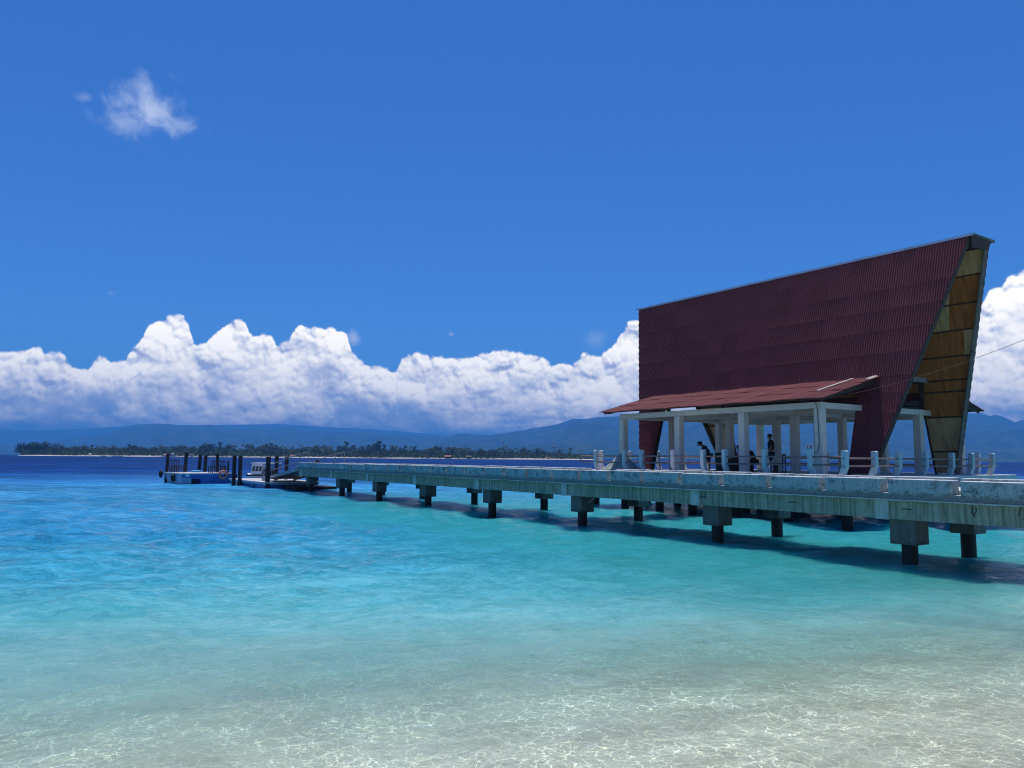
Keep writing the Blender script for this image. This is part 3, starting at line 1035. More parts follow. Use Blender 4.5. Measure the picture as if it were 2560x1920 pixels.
for x, k in ((58, .95), (66, 1.15), (75, 1.2), (86, 1.22), (96, 1.15), (106, 1.2), (118, 1.25), (152, 1.2)):
    place('b', x, ISL + 22 + rnd.uniform(0, 10), k, 'round dark tree in the clump at the left tip of the island', 'trees on the left tip of the island', idx=2)
x = 60.0
while x < 1496:
    place('b', x, ISL + 24 + rnd.uniform(0, 14), endk(x) * rnd.uniform(0.85, 1.12), 'bushy green tree in the front row behind the island beach', GREEN)
    x += rnd.uniform(11.5, 16.5)
for _ in range(36):
    x = rnd.uniform(160, 1400)
    place('b', x, ISL + 55 + rnd.uniform(0, 30), endk(x) * rnd.uniform(1.0, 1.25), 'round green tree rising behind the front row of the island trees', 'green trees in the middle of the island', )
tall = [(116, .8), (127, .72), (236, .78), (328, .86), (342, .9), (505, .85), (522, 1.0), (536, 1.1), (552, 1.0), (568, .9),
        (668, 1.05), (680, 1.1), (694, .95), (853, 1.0), (868, 1.1), (884, 1.12), (905, .95), (925, 1.05), (937, 1.15), (950, 1.18), (962, 1.05), (985, .95), (1003, .92),
        (1016, .85), (1040, .85), (1092, .88), (1105, .95), (1323, .72), (1345, .76), (1362, .7), (1400, .7)]
for x, k in tall:
    place('c', x, ISL + 40 + rnd.uniform(0, 20), k, 'tall dark feathery casuarina standing above the island treeline', DARK)
for _ in range(108):
    x = rnd.choice((rnd.uniform(170, 500), rnd.uniform(570, 840), rnd.uniform(600, 830), rnd.uniform(990, 1480), rnd.uniform(1060, 1440)))
    place('p', x, ISL + 62 + rnd.uniform(0, 55), (0.86 + 0.14 * endk(x)) * (0.9 if x < 500 else 1.0), 'coconut palm with drooping fronds above the island treeline', PALMS)
for o in protos['b'] + protos['c'] + protos['p']:
    assert o.name in used

# undergrowth
mb = MB()
for i in range(17000):
    x = rnd.uniform(58, 1500)
    Z = ISL + 13 + 85 * rnd.random() ** 1.6
    hh = (3.5 + 9.0 * rnd.random() + 2.0 * mnoise.noise(Vector((x * 0.03, 0, 0)))) * endk(x)
    q = at(x, Z, 1.6 + hh * rnd.random())
    leaf_quad(mb, q, rnd.uniform(1.0, 2.0), rnd)
tag(mb.build('undergrowth', MAT['leaf']), kind='stuff')
mb = MB()
for i in range(7000):                       # denser shade inside the wood so that no sky shows low between the trunks
    x = rnd.uniform(62, 1494)
    q = at(x, ISL + rnd.uniform(85, 120), 2.4 + rnd.random() * 12 * endk(x))
    leaf_quad(mb, q, rnd.uniform(1.3, 2.2), rnd)
tag(mb.build('wood_interior', MAT['needle']), kind='stuff')


# ------------------------------------------------------------------ island huts, boats on the beach, mast
def hut(x, Z, w, h, wall, roof, label, z=1.4, cat='house', group=None, name='beach_hut'):
    c_ = at(x, Z, z)
    if name == 'beach_hut':
        w, h = w * 0.72, h * 0.85
    r = empty(name, c_, label, cat, group, rz=-YAW)
    b = MB()
    b.box(-w / 2, w / 2, -w * 0.3, w * 0.3, -0.2, h * 0.55)
    k = MB()
    k.prism([(-w * 0.42, h * 0.5), (0, h), (w * 0.42, h * 0.5)], 0, -w * 0.6, w * 0.6)
    for q in (b, k):
        q.v = [(v[0] + c_.x, v[1] + c_.y, v[2] + c_.z) for v in q.v]
    wl = b.build('wall', wall, r)
    k.build('roof', roof, r)
    dr = MB()
    dr.box(-w * 0.1, w * 0.1, -w * 0.3 - 0.06, -w * 0.3 - 0.003, -0.2, h * 0.42)
    dr.v = [(v[0] + c_.x, v[1] + c_.y, v[2] + c_.z) for v in dr.v]
    dr.build('door', MAT['brown'], r)
    return r


hut(422, ISL + 14, 11, 4.2, MAT['cream'], MAT['red_roof'], 'low beach house with a red roof left of the white hut')
hut(437, ISL + 15, 7, 6.2, MAT['white'], MAT['pale_roof'], 'white gabled hut on the island beach above the barge')
hut(470, ISL + 15, 9, 5.6, MAT['cream'], MAT['thatch'], 'tall thatched hut with pale walls behind the leftmost piles')
hut(484, ISL + 13, 8, 4.6, MAT['cream'], MAT['thatch'], 'small thatched hut right of the tall thatched hut')
hut(232, ISL + 14, 6, 4.0, MAT['white'], MAT['pale_roof'], 'lone small white hut near the left end of the island')
hut(736, ISL + 14, 12, 4.0, MAT['cream'], MAT['red_roof'], 'long low red roofed house behind the ramp handrail')
hut(1122, ISL + 13, 13, 5.6, MAT['brown'], MAT['red_roof'], 'wide brown beach house with a red roof right of the tall casuarinas')
hut(1174, ISL + 14, 11, 5.0, MAT['brown'], MAT['thatch'], 'thatched brown house on the island under the mast')
hut(1372, ISL + 14, 9, 4.2, MAT['cream'], MAT['red_roof'], 'small red roofed house near the right end of the island')
c_ = at(1260, ISL + 110, 2.4)
r = empty('radio_mast', c_, 'thin lattice mast rising above the island palms', 'mast')
mb = MB()
for q in ((-.5, -.3), (.5, -.3), (0, .55)):
    mb.tube((c_.x + q[0], c_.y + q[1], 2.0), (c_.x + q[0] * .25, c_.y + q[1] * .25, 32), 0.12, 0.07, 6)
for k in range(14):
    z0 = 2.4 + k * 2.05
    f0, f1 = 1 - .75 * k / 14.5, 1 - .75 * (k + 1) / 14.5
    mb.tube((c_.x - .5 * f0, c_.y - .3 * f0, z0), (c_.x + .5 * f1, c_.y - .3 * f1, z0 + 2.05), 0.05, 0.05, 4)
    mb.tube((c_.x + .5 * f0, c_.y - .3 * f0, z0), (c_.x - .5 * f1, c_.y - .3 * f1, z0 + 2.05), 0.05, 0.05, 4)
mb.build('lattice', MAT['rafter'], r)
mb = MB()
mb.tube((c_.x, c_.y, 28.5), (c_.x, c_.y, 33.5), 0.35, 0.3, 8)
mb.build('antenna', MAT['rafter'], r)

for (x, ln, lab) in ((265, 9, 'leftmost small boat moored off the island beach'), (292, 7, 'small boat moored off the island beach between two others'),
                     (306, 10, 'long low boat moored off the island beach, third from the left end')):
    c_ = at(x, ISL - 30, 0)
    r = empty('moored_boat', c_, lab, 'boat', 'boats moored off the island')
    mb = MB()
    mb.v += [(c_.x + RT.x * u * ln + FW.x * w_, c_.y + RT.y * u * ln + FW.y * w_, z_) for u, z_ in ((-.5, 1.1), (-.3, .8), (.3, .8), (.5, 1.1)) for w_ in (-.7, .7)]
    mb.v += [(c_.x + RT.x * u * ln, c_.y + RT.y * u * ln, -.2) for u in (-.42, -.3, .3, .42)]
    mb.f += [(0, 2, 3, 1), (2, 4, 5, 3), (4, 6, 7, 5), (0, 8, 9, 2), (2, 9, 10, 4), (4, 10, 11, 6), (1, 3, 9, 8), (3, 5, 10, 9), (5, 7, 11, 10), (0, 1, 8), (6, 11, 7)]
    mb.build('hull', MAT['white'], r)
    mb = MB()
    q0 = c_ + RT * 0.05 * ln
    mb.beam(q0 - RT * ln * .15 + Vector((0, 0, 1.9)), q0 + RT * ln * .15 + Vector((0, 0, 1.9)), 1.4, 0.15)
    for u in (-.13, .13):
        mb.beam(q0 + RT * ln * u + Vector((0, 0, .7)), q0 + RT * ln * u + Vector((0, 0, 1.85)), 0.12)
    mb.build('canopy', MAT['white'], r)

# mainland shore houses, far
k = 0
for (x, w, lab) in ((1775, 40, 'longest pale pink building on the far mainland shore, seen between the pavilion columns'),
                    (1790, 18, 'small white house right of the long building on the mainland shore'),
                    (1940, 26, 'far white house seen just left of the standing person'),
                    (1965, 30, 'far pale house on the mainland shore right of the chair'),
                    (1985, 22, 'tiny far house right of the widest inner column'),
                    (1655, 20, 'leftmost tiny far house behind the railing')):
    hut(x, 5960, w * 1.3, 11, MAT['cream'], MAT['pale_roof'] if k else MAT['red_roof'], lab, z=6.0, group='houses on the mainland shore', name='shore_house')
    k += 1

# ------------------------------------------------------------------ jetty
JY = [10.07, 16.0, 22.5, 28.8, 34.9, 40.9, 46.6, 52.3]
jet = empty('jetty', (19.2, 30, 0), 'long concrete jetty on square capped piles running out to sea', 'jetty')
mb = MB()
mb.box(17.965, 20.495, 1.5, 53.6, 1.60, 1.84)
mb.build('deck', MAT['deck'], jet)
ys_ = [53.6] + [y - 1.2 for y in reversed(JY)] + [1.5]
for X0, X1 in ((17.80, 18.12), (20.34, 20.66)):
    mb = MB()
    mb.box(X0, X1, 1.5, 53.3, 1.115, 1.597)
    mb.build('girder', MAT['girder'], jet, bevel=0.012)
# curb blocks, each its own part
NY0 = 8.54 - 1.645 * 4
y = NY0
near_y = [NY0 + 1.645 * k_ for k_ in range(32)]
for side in (0, 1):
    X0, X1 = ((17.58, 17.96), (20.50, 20.88))[side]
    off = 0.0 if side == 0 else -0.28
    base = MB()
    if side == 0:
        base.box(X0 + 0.012, X1, 1.5, 53.3, 1.585, 1.742)
    else:
        base.box(X0, X1 - 0.012, 1.5, 53.3, 1.585, 1.742)
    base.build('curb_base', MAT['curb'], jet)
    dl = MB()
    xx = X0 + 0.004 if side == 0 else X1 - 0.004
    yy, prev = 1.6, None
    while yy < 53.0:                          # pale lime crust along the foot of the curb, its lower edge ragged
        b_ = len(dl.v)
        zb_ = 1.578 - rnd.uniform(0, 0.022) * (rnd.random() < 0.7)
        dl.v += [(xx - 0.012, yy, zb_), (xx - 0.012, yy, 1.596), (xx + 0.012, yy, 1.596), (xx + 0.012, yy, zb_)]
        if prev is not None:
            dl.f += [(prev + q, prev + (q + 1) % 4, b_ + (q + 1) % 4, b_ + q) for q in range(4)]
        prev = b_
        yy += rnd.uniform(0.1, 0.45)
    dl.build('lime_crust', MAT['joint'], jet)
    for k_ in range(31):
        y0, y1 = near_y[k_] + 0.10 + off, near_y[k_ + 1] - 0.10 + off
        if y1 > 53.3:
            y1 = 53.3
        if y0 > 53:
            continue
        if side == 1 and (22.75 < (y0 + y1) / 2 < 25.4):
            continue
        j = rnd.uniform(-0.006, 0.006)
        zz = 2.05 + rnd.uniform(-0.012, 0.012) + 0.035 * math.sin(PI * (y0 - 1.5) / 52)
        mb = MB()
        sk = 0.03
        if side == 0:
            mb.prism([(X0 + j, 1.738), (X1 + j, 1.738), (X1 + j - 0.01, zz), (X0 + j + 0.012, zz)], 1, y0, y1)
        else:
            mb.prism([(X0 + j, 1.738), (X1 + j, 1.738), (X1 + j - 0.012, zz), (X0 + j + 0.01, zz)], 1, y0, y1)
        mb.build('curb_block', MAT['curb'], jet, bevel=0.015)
# notch fillings: pale chipped ledge
for row, X in ((0, 18.42), (1, 21.28)):
    for k_, y in enumerate(JY):
        if row == 1:
            y = y + (0.0 if k_ < 4 else 0.15)
        cx0 = X
        mb = MB()
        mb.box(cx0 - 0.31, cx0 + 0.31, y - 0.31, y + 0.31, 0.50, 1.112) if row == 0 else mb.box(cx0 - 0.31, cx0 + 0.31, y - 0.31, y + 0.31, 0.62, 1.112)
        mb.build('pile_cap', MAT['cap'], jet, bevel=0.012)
        mb = MB()
        mb.tube((cx0, y, -5.0), (cx0, y, 0.56 if row == 0 else 0.68), 0.18, 0.18, 16)
        mb.build('pile', MAT['pile'], jet, smooth=False)
        if row == 0:
            mb = MB()
            mb.box(17.76, 17.797, y + 0.12, y + 0.47, 1.10, 1.592)
            mb.build('girder_joint', MAT['joint'], jet)
            mb = MB()
            mb.box(18.15, 20.95, y - 0.2, y + 0.2, 1.118, 1.594)
            mb.build('cross_beam', MAT['girder'], jet)
# brace stuck on two caps
mb = MB()
mb.beam((18.45, 22.5 - 0.335, 0.86), (18.72, 22.5 - 0.335, 1.02), 0.03, 0.05)
mb.build('brace', MAT['joint'], jet)
# cracks / exposed bars on the girder face
for y, z0, z1 in ((8.3, 1.58, 1.32), (8.24, 1.50, 1.28), (7.35, 1.56, 1.36), (7.25, 1.45, 1.25), (15.9, 1.52, 1.30), (19.0, 1.56, 1.42)):
    mb = MB()
    pts_ = [(17.792, y, z0)]
    for q in range(4):
        pts_.append((17.790, y + rnd.uniform(-0.05, 0.05), z0 + (z1 - z0) * (q + 1) / 4))
    mb.path(pts_, 0.008, 5)
    mb.build('exposed_rebar', MAT['black'], jet)
for y in (9.9, 13.0, 16.1):
    mb = MB()
    mb.path([(17.79, y, 1.36), (17.788, y - 0.12, 1.37), (17.79, y - 0.27, 1.355)], 0.009, 5)
    mb.build('exposed_rebar', MAT['black'], jet)

# landing between jetty and pavilion
mb = MB()
mb.box(20.885, 25.66, 22.9, 25.3, 1.58, 1.84)
tag(mb.build('footbridge', MAT['deck']), 'short concrete slab linking the jetty to the pavilion platform', 'footbridge')

# ------------------------------------------------------------------ pavilion platform with railings
PZ = 1.90
plat = empty('platform', (32.3, 24, 0), 'square concrete platform on dark piles carrying the pavilion', 'platform')
mb = MB()
mb.box(25.7, 38.9, 16.15, 32.3, 1.55, PZ)
mb.build('slab', MAT['deck'], plat, bevel=0.02)
mb = MB()
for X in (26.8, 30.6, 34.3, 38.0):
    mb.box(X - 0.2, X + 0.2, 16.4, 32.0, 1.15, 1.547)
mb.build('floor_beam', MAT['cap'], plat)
for X in (26.8, 30.6, 34.3, 38.0):
    for Y in (17.0, 19.6, 22.2, 24.75, 26.85, 29.3, 31.6):
        mb = MB()
        mb.tube((X, Y, -5), (X, Y, 1.148), 0.2, 0.2, 14)
        mb.build('pile', MAT['pile'], plat)


def rail_post(x, y, dx, dy, mat, h, parent, name='post'):
    """bent post: plumb upper part, lower part kicking inwards (dx,dy)"""
    mb = MB()
    w = 0.19
    k_ = 0.06
    prof = [(0.0, PZ), (0.0 + 0.17, PZ), (0.17 - k_ * 0.0, PZ)]
    prof = [(k_, PZ - 0.02), (k_ + 0.21, PZ - 0.02), (0.10, PZ + 0.36), (0.10, PZ + h - 0.03), (0.06, PZ + h), (-0.06, PZ + h), (-0.10, PZ + h - 0.03), (-0.10, PZ + 0.33)]
    if abs(dx) > 0:
        mb.prism([(x + dx * p_[0], p_[1]) for p_ in prof], 1, y - w / 2, y + w / 2)
    else:
        mb.prism([(y + dy * p_[0], p_[1]) for p_ in prof], 0, x - w / 2, x + w / 2)
    return mb.build(name, mat, parent, bevel=0.012, recalc=True)


def railing(name, label, pts, d_, mats, h, ext=(0.25, 0.25), loop=False):
    r = empty(name, (pts[0][0], pts[0][1], PZ), label, 'railing')
    for (x, y), mt in zip(pts, mats):
        rail_post(x, y, d_[0], d_[1], mt, h, r)
    a, b = Vector((*pts[0], 0)), Vector((*pts[-1], 0))
    dr = (b - a).normalized()
    a, b = a - dr * ext[0], b + dr * ext[1]
    for z in (PZ + h * 0.70, PZ + h * 0.40):
        mb = MB()
        mb.tube((a.x, a.y, z), (b.x, b.y, z), 0.034, 0.034, 8)
        mb.build('rail', MAT['rail'], r)
    if loop:
        mb = MB()
        mb.tube((b.x, b.y, PZ + h * 0.40 - 0.028), (b.x, b.y, PZ + h * 0.70 + 0.028), 0.032, 0.032, 8)
        mb.build('rail_end', MAT['rail'], r)
    return r


fy = [17.93, 20.05, 22.12, 23.33, 25.14, 27.23, 28.43, 30.64]
railing('railing', 'front railing of bent posts with two rusty rails, facing the jetty', [(26.0, y) for y in fy], (1, 0),
        [MAT['post_b']] * 2 + [MAT['post_b'], MAT['post_b'], MAT['post_w'], MAT['post_b'], MAT['post_w'], MAT['post_w']], 1.04, (1.45, 1.25), True)
railing('railing', 'right hand railing of blue shaded bent posts ending right of the roof leg', [(x, 16.5) for x in (26.0, 27.95, 29.65, 31.65, 33.8, 35.5, 37.4)], (0, 1),
        [MAT['post_b']] * 7, 0.96, (0.1, 0.45))
railing('railing', 'back railing with sunlit posts on the seaward edge of the platform', [(38.7, y) for y in (17.7, 19.4, 21.6, 23.6, 25.6, 27.6, 29.6, 31.4)], (-1, 0),
        [MAT['post_w']] * 8, 1.0, (0.2, 0.2))
railing('railing', 'left end railing with paired white posts behind the roof leg', [(x, 31.9) for x in (27.4, 29.5, 31.15, 31.75, 33.8, 35.8, 37.6)], (0, -1),
        [MAT['post_w']] * 7, 1.04, (0.2, 0.4))

# ------------------------------------------------------------------ pavilion
pav = empty('pavilion', (32.5, 23.9, PZ), 'open pavilion under a steep maroon corrugated roof leaning out at both ends', 'pavilion')
CX = (27.0, 30.6, 34.35, 38.0)
CY = (18.15, 21.9, 25.7, 29.6)
CW = 0.165
for X in CX:
    for Y in CY:
        mb = MB()
        mb.box(X - CW, X + CW, Y - CW, Y + CW, PZ - 0.02, 4.55)
        mb.build('column', MAT['column'], pav, bevel=0.015)
mb = MB()
for X in CX:
    mb.box(X - 0.14, X + 0.14, CY[0] - 0.168, CY[-1] + 0.168, 4.552, 4.80)
mb.build('beam', MAT['column'], pav, bevel=0.012)
for Y in CY:
    mb = MB()
    for a, b in zip(CX[:-1], CX[1:]):
        mb.box(a + 0.142, b - 0.142, Y - 0.135, Y + 0.135, 4.556, 4.79)
    mb.build('beam', MAT['column'], pav, bevel=0.012)

ZB, ZT = PZ, 11.50
XC = 32.52


def px_near(z):                              # X of the near roof plane at height z
    t = (z - ZB) / (ZT - ZB)
    return 28.95 + (31.67 - 28.95) * t


def px_far(z):
    return 2 * XC - px_near(z)


def y_lo(z):
    t = (z - ZB) / (ZT - ZB)
    return 17.3 + (14.37 - 17.3) * t


def y_hi(z):
    t = (z - ZB) / (ZT - ZB)
    return 30.5 + (33.3 - 30.5) * t


YI0, YI1, ZO = 18.3, 29.6, 5.3
WAVE = 0.106


def corrugated(fx, courses, nrm, lift=0.020, amp=0.023):
    """corrugated sheets laid in lapped courses over a sloping plane between slanted ends"""
    mb = MB()
    nx, nz = nrm
    for ci, (z0, z1) in enumerate(courses):
        za, zb = z0 - 0.05, z1
        def seg(flo, fhi, lo_z, hi_z):
            # rib lines run straight up the slope; columns near a slanted end are cut where they meet it
            ya, yb = min(flo(za), flo(zb)), max(fhi(za), fhi(zb))
            k0, k1 = int(math.ceil(ya / (WAVE / 8))), int(math.floor(yb / (WAVE / 8)))
            prev = None
            for k_ in range(k0, k1 + 1):
                yy = k_ * WAVE / 8
                zc = max(za, lo_z(yy), hi_z(yy))
                if zc >= zb - 0.01:
                    prev = None
                    continue
                cur_ = len(mb.v)
                for q_ in (0.0, 0.14, 1.0):
                    zz = zc + (zb - zc) * q_
                    t_ = (zb - zz) / (zb - za)
                    lf = 0.006 * t_ if t_ < 0.9 else 0.006 * t_ + (lift - 0.006) * (t_ - 0.84) / 0.16
                    o_ = amp * math.sin(2 * PI * yy / WAVE) + lf + 0.012
                    mb.v.append((fx(zz) + nx * o_, yy, zz + nz * o_))
                if prev is not None:
                    mb.f.append((prev, prev + 1, cur_ + 1, cur_))
                    mb.f.append((prev + 1, prev + 2, cur_ + 2, cur_ + 1))
                prev = cur_
        zlo = lambda y: ZB + (y - 17.3) / (14.37 - 17.3) * (ZT - ZB)
        zhi = lambda y: ZB + (y - 30.5) / (33.3 - 30.5) * (ZT - ZB)
        nob = lambda y: -99.0
        if z1 <= ZO + 0.01:
            seg(y_lo, lambda z: YI0, zlo, nob)
            seg(lambda z: YI1, y_hi, nob, zhi)
        else:
            seg(y_lo, y_hi, zlo, zhi)
    return mb


cs = [(2.0, 2.45), (2.45, 3.45), (3.45, 4.45), (4.45, ZO), (ZO, 6.0), (6.0, 7.0), (7.0, 8.0), (8.0, 8.93), (8.93, 9.83), (9.83, ZT)]
nl = math.hypot(ZT - ZB, 31.67 - 28.95)
NXN, NZN = -(ZT - ZB) / nl, (31.67 - 28.95) / nl
o = corrugated(px_near, cs, (NXN, NZN)).build('roof_sheeting', MAT['roof'], pav, smooth=True)
o = corrugated(px_far, cs, (-NXN, NZN)).build('roof_sheeting', MAT['roof'], pav, smooth=True)


def inner_poly(fx, d_, nx, nz, z0, z1, ya, yb, th=0.02):
    """board lying on the inner side of a roof plane, set d_ inwards"""
    mb = MB()
    pts_ = []
    for z, q in ((z0, ya), (z0, yb), (z1, yb), (z1, ya)):
        y_ = q(z) if callable(q) else q
        pts_.append((fx(z) - nx * d_, y_, z - nz * d_))
    mb.slab(pts_, (-nx * th, 0, -nz * th))
    return mb


def diag(z):                                  # slanting line between pale and brown boards
    return 15.97 + (z - 7.0) * 0.0 + max(0.0, (9.2 - z)) * 0.0 if False else 16.0


rows = [(1.95, 2.95), (2.95, 4.49), (4.49, 5.6), (5.6, 6.1), (6.1, 7.1), (7.1, 8.18), (8.18, 9.25), (9.25, 10.35), (10.35, 11.35)]
for side, (fx, nx, nz) in enumerate(((px_near, NXN, NZN), (px_far, -NXN, NZN))):
    for ri, (z0, z1) in enumerate(rows):
        inner_lo, inner_hi = (lambda z: y_lo(z) + 0.02), (lambda z: y_hi(z) - 0.02)
        zg = 0.03
        cols_ = [MAT['ply_grey'], MAT['ply_grey'], MAT['ply_brown'], MAT['ply_brown'], MAT['ply_brown'], MAT['ply_brown'], MAT['ply_pale'], MAT['ply_brown'], MAT['ply_pale']]
        if z1 <= 5.7:
            inner_poly(fx, 0.07, nx, nz, z0 + zg, z1 - zg, inner_lo, YI0).build('ceiling_board', cols_[ri], pav)
            inner_poly(fx, 0.07, nx, nz, z0 + zg, z1 - zg, YI1, inner_hi).build('ceiling_board', cols_[ri], pav)
        else:
            sp_ = {5: 16.12, 6: 16.55, 7: 16.35}.get(ri)
            if sp_:
                fl = (lambda z, s_=sp_, za_=z0: s_ - (z - za_) * 0.17)
                first = {5: MAT['ply_pale'], 6: MAT['ply_brown'], 7: MAT['ply_brown']}[ri]
                second = {5: MAT['ply_brown'], 6: MAT['ply_pale'], 7: MAT['ply_pale']}[ri]
                inner_poly(fx, 0.07, nx, nz, z0 + zg, z1 - zg, inner_lo, fl).build('ceiling_board', first, pav)
                inner_poly(fx, 0.07, nx, nz, z0 + zg, z1 - zg, lambda z, f_=fl: f_(z) + 0.004, inner_hi).build('ceiling_board', second, pav)
            else:
                inner_poly(fx, 0.07, nx, nz, z0 + zg, z1 - zg, inner_lo, 23.0).build('ceiling_board', cols_[ri], pav)
                inner_poly(fx, 0.07, nx, nz, z0 + zg, z1 - zg, 23.004, inner_hi).build('ceiling_board', cols_[(ri + 1) % 9], pav)
        # batten between boards
        if ri:
            if z0 < 5.5:
                inner_poly(fx, 0.065, nx, nz, z0 - 0.028, z0 + 0.028, inner_lo, YI0, 0.06).build('batten', MAT['wood_dark'], pav)
                inner_poly(fx, 0.065, nx, nz, z0 - 0.028, z0 + 0.028, YI1, inner_hi, 0.06).build('batten', MAT['wood_dark'], pav)
            else:
                inner_poly(fx, 0.065, nx, nz, z0 - 0.028, z0 + 0.028, inner_lo, inner_hi, 0.06).build('batten', MAT['wood_dark'], pav)
    # barge boards along the slanted ends and the leg edges
    for yf, sgn in ((y_lo, 1), (y_hi, -1)):
        mb = MB()
        pts_ = []
        for z in (1.9, ZT - 0.1):
            for dd in ((0.02, 0.40) if side else (0.02, 0.24)):
                pts_.append((fx(z) - nx * dd, yf(z), z - nz * dd))
        mb.slab([pts_[0], pts_[1], pts_[3], pts_[2]], (0, 0.05 * sgn, 0))
        mb.build('barge_board', MAT['rafter'] if side else MAT['wood_dark'], pav, recalc=True)
    for yy, sgn in ((YI0, -1), (YI1, 1)):
        mb = MB()
        pts_ = []
        for z in (1.9, ZO + 0.2):
            for dd in (0.02, 0.2):
                pts_.append((fx(z) - nx * dd, yy, z - nz * dd))
        mb.slab([pts_[0], pts_[1], pts_[3], pts_[2]], (0, 0.04 * sgn, 0))
        mb.build('leg_edge', MAT['wood_dark'], pav, recalc=True)
# flat strip between the two planes at the top, and the pale ridge sheet folded over it
mb = MB()
mb.box(px_near(ZT) + 0.05, px_far(ZT) - 0.05, 14.5, 33.2, ZT - 0.16, ZT - 0.02)
mb.build('ridge_board', MAT['wood_dark'], pav)
mb = MB()
xa, xb = px_near(ZT) - 0.06, px_far(ZT) + 0.08
mb.prism([(xa, ZT - 0.06), (xa + 0.02, ZT + 0.045), (xb - 0.02, ZT + 0.045), (xb, ZT - 0.06), (xb - 0.04, ZT + 0.03), (xa + 0.04, ZT + 0.03)], 1, 14.2, 33.5)
mb.build('ridge_cap', MAT['ridge'], pav, recalc=True)
mb = MB()
mb.prism([(px_near(ZT) + 0.03, ZT - 0.02), (px_far(ZT) - 0.03, ZT - 0.02), (px_far(10.9) - 0.5, 11.1), (px_near(10.9) + 0.3, 11.0)], 1, 14.30, 14.36)
mb.build('gable_board', MAT['wood_dark'], pav, recalc=True)
# tie beams inside
for Y in (18.15, 29.6):
    for X in (px_near(5.6) + 0.3, px_far(5.6) - 0.3):
        mb = MB()
        mb.box(X - 0.08, X + 0.08, Y - 0.08, Y + 0.08, 4.81, 6.05)
        mb.build('king_post', MAT['wood_dark'], pav)
for z, X0, X1 in ((6.9, px_near(6.9) + 0.25, px_far(6.9) - 0.25),):
    for Y in (18.15, 21.9, 25.7, 29.6):
        mb = MB()
        mb.box(X0, X1, Y - 0.06, Y + 0.06, z, z + 0.18)
        mb.build('tie_beam', MAT['wood_dark'], pav)


# canopies
def canopy(sign):
    X_in = px_near(5.95) if sign < 0 else px_far(5.95)
    X_out = 26.05 if sign < 0 else 2 * XC - 26.05
    z_in, z_out = 5.95, 4.90
    r_ = MB()
    K_ = 3
    ya, yb = 17.38, 30.45
    L_ = math.hypot(X_in - X_out, z_in - z_out)
    nx_, nz_ = ((z_in - z_out) / L_ * sign, abs(X_in - X_out) / L_)
    for k_ in range(K_):
        t0, t1 = k_ / K_, (k_ + 1) / K_ + (0.015 if k_ < K_ - 1 else 0)
        n_ = int((yb - ya) / WAVE * 10)
        base = len(r_.v)
        for i in range(n_ + 1):
            yy = ya + (yb - ya) * i / n_
            sag = 0.012 * math.sin(yy * 2.1 + k_) + 0.008 * math.sin(yy * 5.3 + 2 * k_)
            for t, lf in ((t0, 0.03), (t1, 0.0)):
                # t=0 at the eave
                x_ = X_out + (X_in - X_out) * t
                z_ = z_out + (z_in - z_out) * t
                lift = 0.022 * math.sin(2 * PI * yy / WAVE) + (0.02 if (t == t0 and k_ > 0) else 0.0) + sag
                r_.v.append((x_ + nx_ * lift, yy, z_ + nz_ * lift))
        for i in range(n_):
            a_ = base + 2 * i
            r_.f.append((a_, a_ + 1, a_ + 3, a_ + 2))
    r_.build('canopy_sheeting', MAT['roof'], pav, smooth=True)
    # rafters (tapered outriggers) and purlins
    for Y in (17.6,) + CY + (30.2,):
        mb = MB()
        xo = 26.25 if sign < 0 else 2 * XC - 26.25
        zo = lambda x_: z_out + (z_in - z_out) * (x_ - X_out) / (X_in - X_out) - 0.035
        pr_ = [(xo, zo(xo)), (X_in, zo(X_in)), (X_in, zo(X_in) - 0.24), (xo, zo(xo) - 0.13)]
        mb.prism(pr_, 1, Y - 0.06 + 0.3, Y + 0.06 + 0.3) if Y in CY else mb.prism(pr_, 1, Y - 0.04, Y + 0.04)
        mb.build('rafter', MAT['wood_dark'], pav, recalc=True)
    for t in (0.06, 0.36, 0.68, 0.95):
        mb = MB()
        x_ = X_out + (X_in - X_out) * t
        z_ = z_out + (z_in - z_out) * t
        mb.box(x_ - 0.035, x_ + 0.035, 17.45, 30.4, z_ - 0.10, z_ - 0.028)
        mb.build('purlin', MAT['wood_dark'], pav)
    # sheathing under the tin so the underside reads as boards
    mb = MB()
    for t in (0.02, 0.34, 0.66):
        a_, b_ = t + 0.05, t + 0.30
        q = [(X_out + (X_in - X_out) * a_, 17.45, z_out + (z_in - z_out) * a_ - 0.03), (X_out + (X_in - X_out) * b_, 17.45, z_out + (z_in - z_out) * b_ - 0.03)]
        mb.slab([q[0], q[1], (q[1][0], 30.38, q[1][2]), (q[0][0], 30.38, q[0][2])], (0, 0, 0.008))
    mb.build('lining', MAT['under'], pav, recalc=True)


canopy(-1)
canopy(1)
# odd pale sheets lying on the right end of the front canopy
for (y0, y1, t0, t1) in ((17.46, 17.68, 0.83, 0.985), (18.38, 18.48, 0.32, 0.93)):
    mb = MB()
    X_in, X_out = px_near(5.95), 26.05
    f_ = lambda t: (X_out + (X_in - X_out) * t, 4.90 + 1.05 * t + 0.07)
    n_ = 10
    for i in range(n_ + 1):
        yy = y0 + (y1 - y0) * i / n_
        for t in (t0, t1):
            q = f_(t)
            mb.v.append((q[0], yy, q[1] + 0.02 * math.sin(2 * PI * yy / WAVE)))
    for i in range(n_):
        mb.f.append((2 * i, 2 * i + 1, 2 * i + 3, 2 * i + 2))
    o = mb.build('loose_sheet', MAT['pale_roof'], pav)
    so = o.modifiers.new('solid', 'SOLIDIFY')
    so.thickness = 0.012
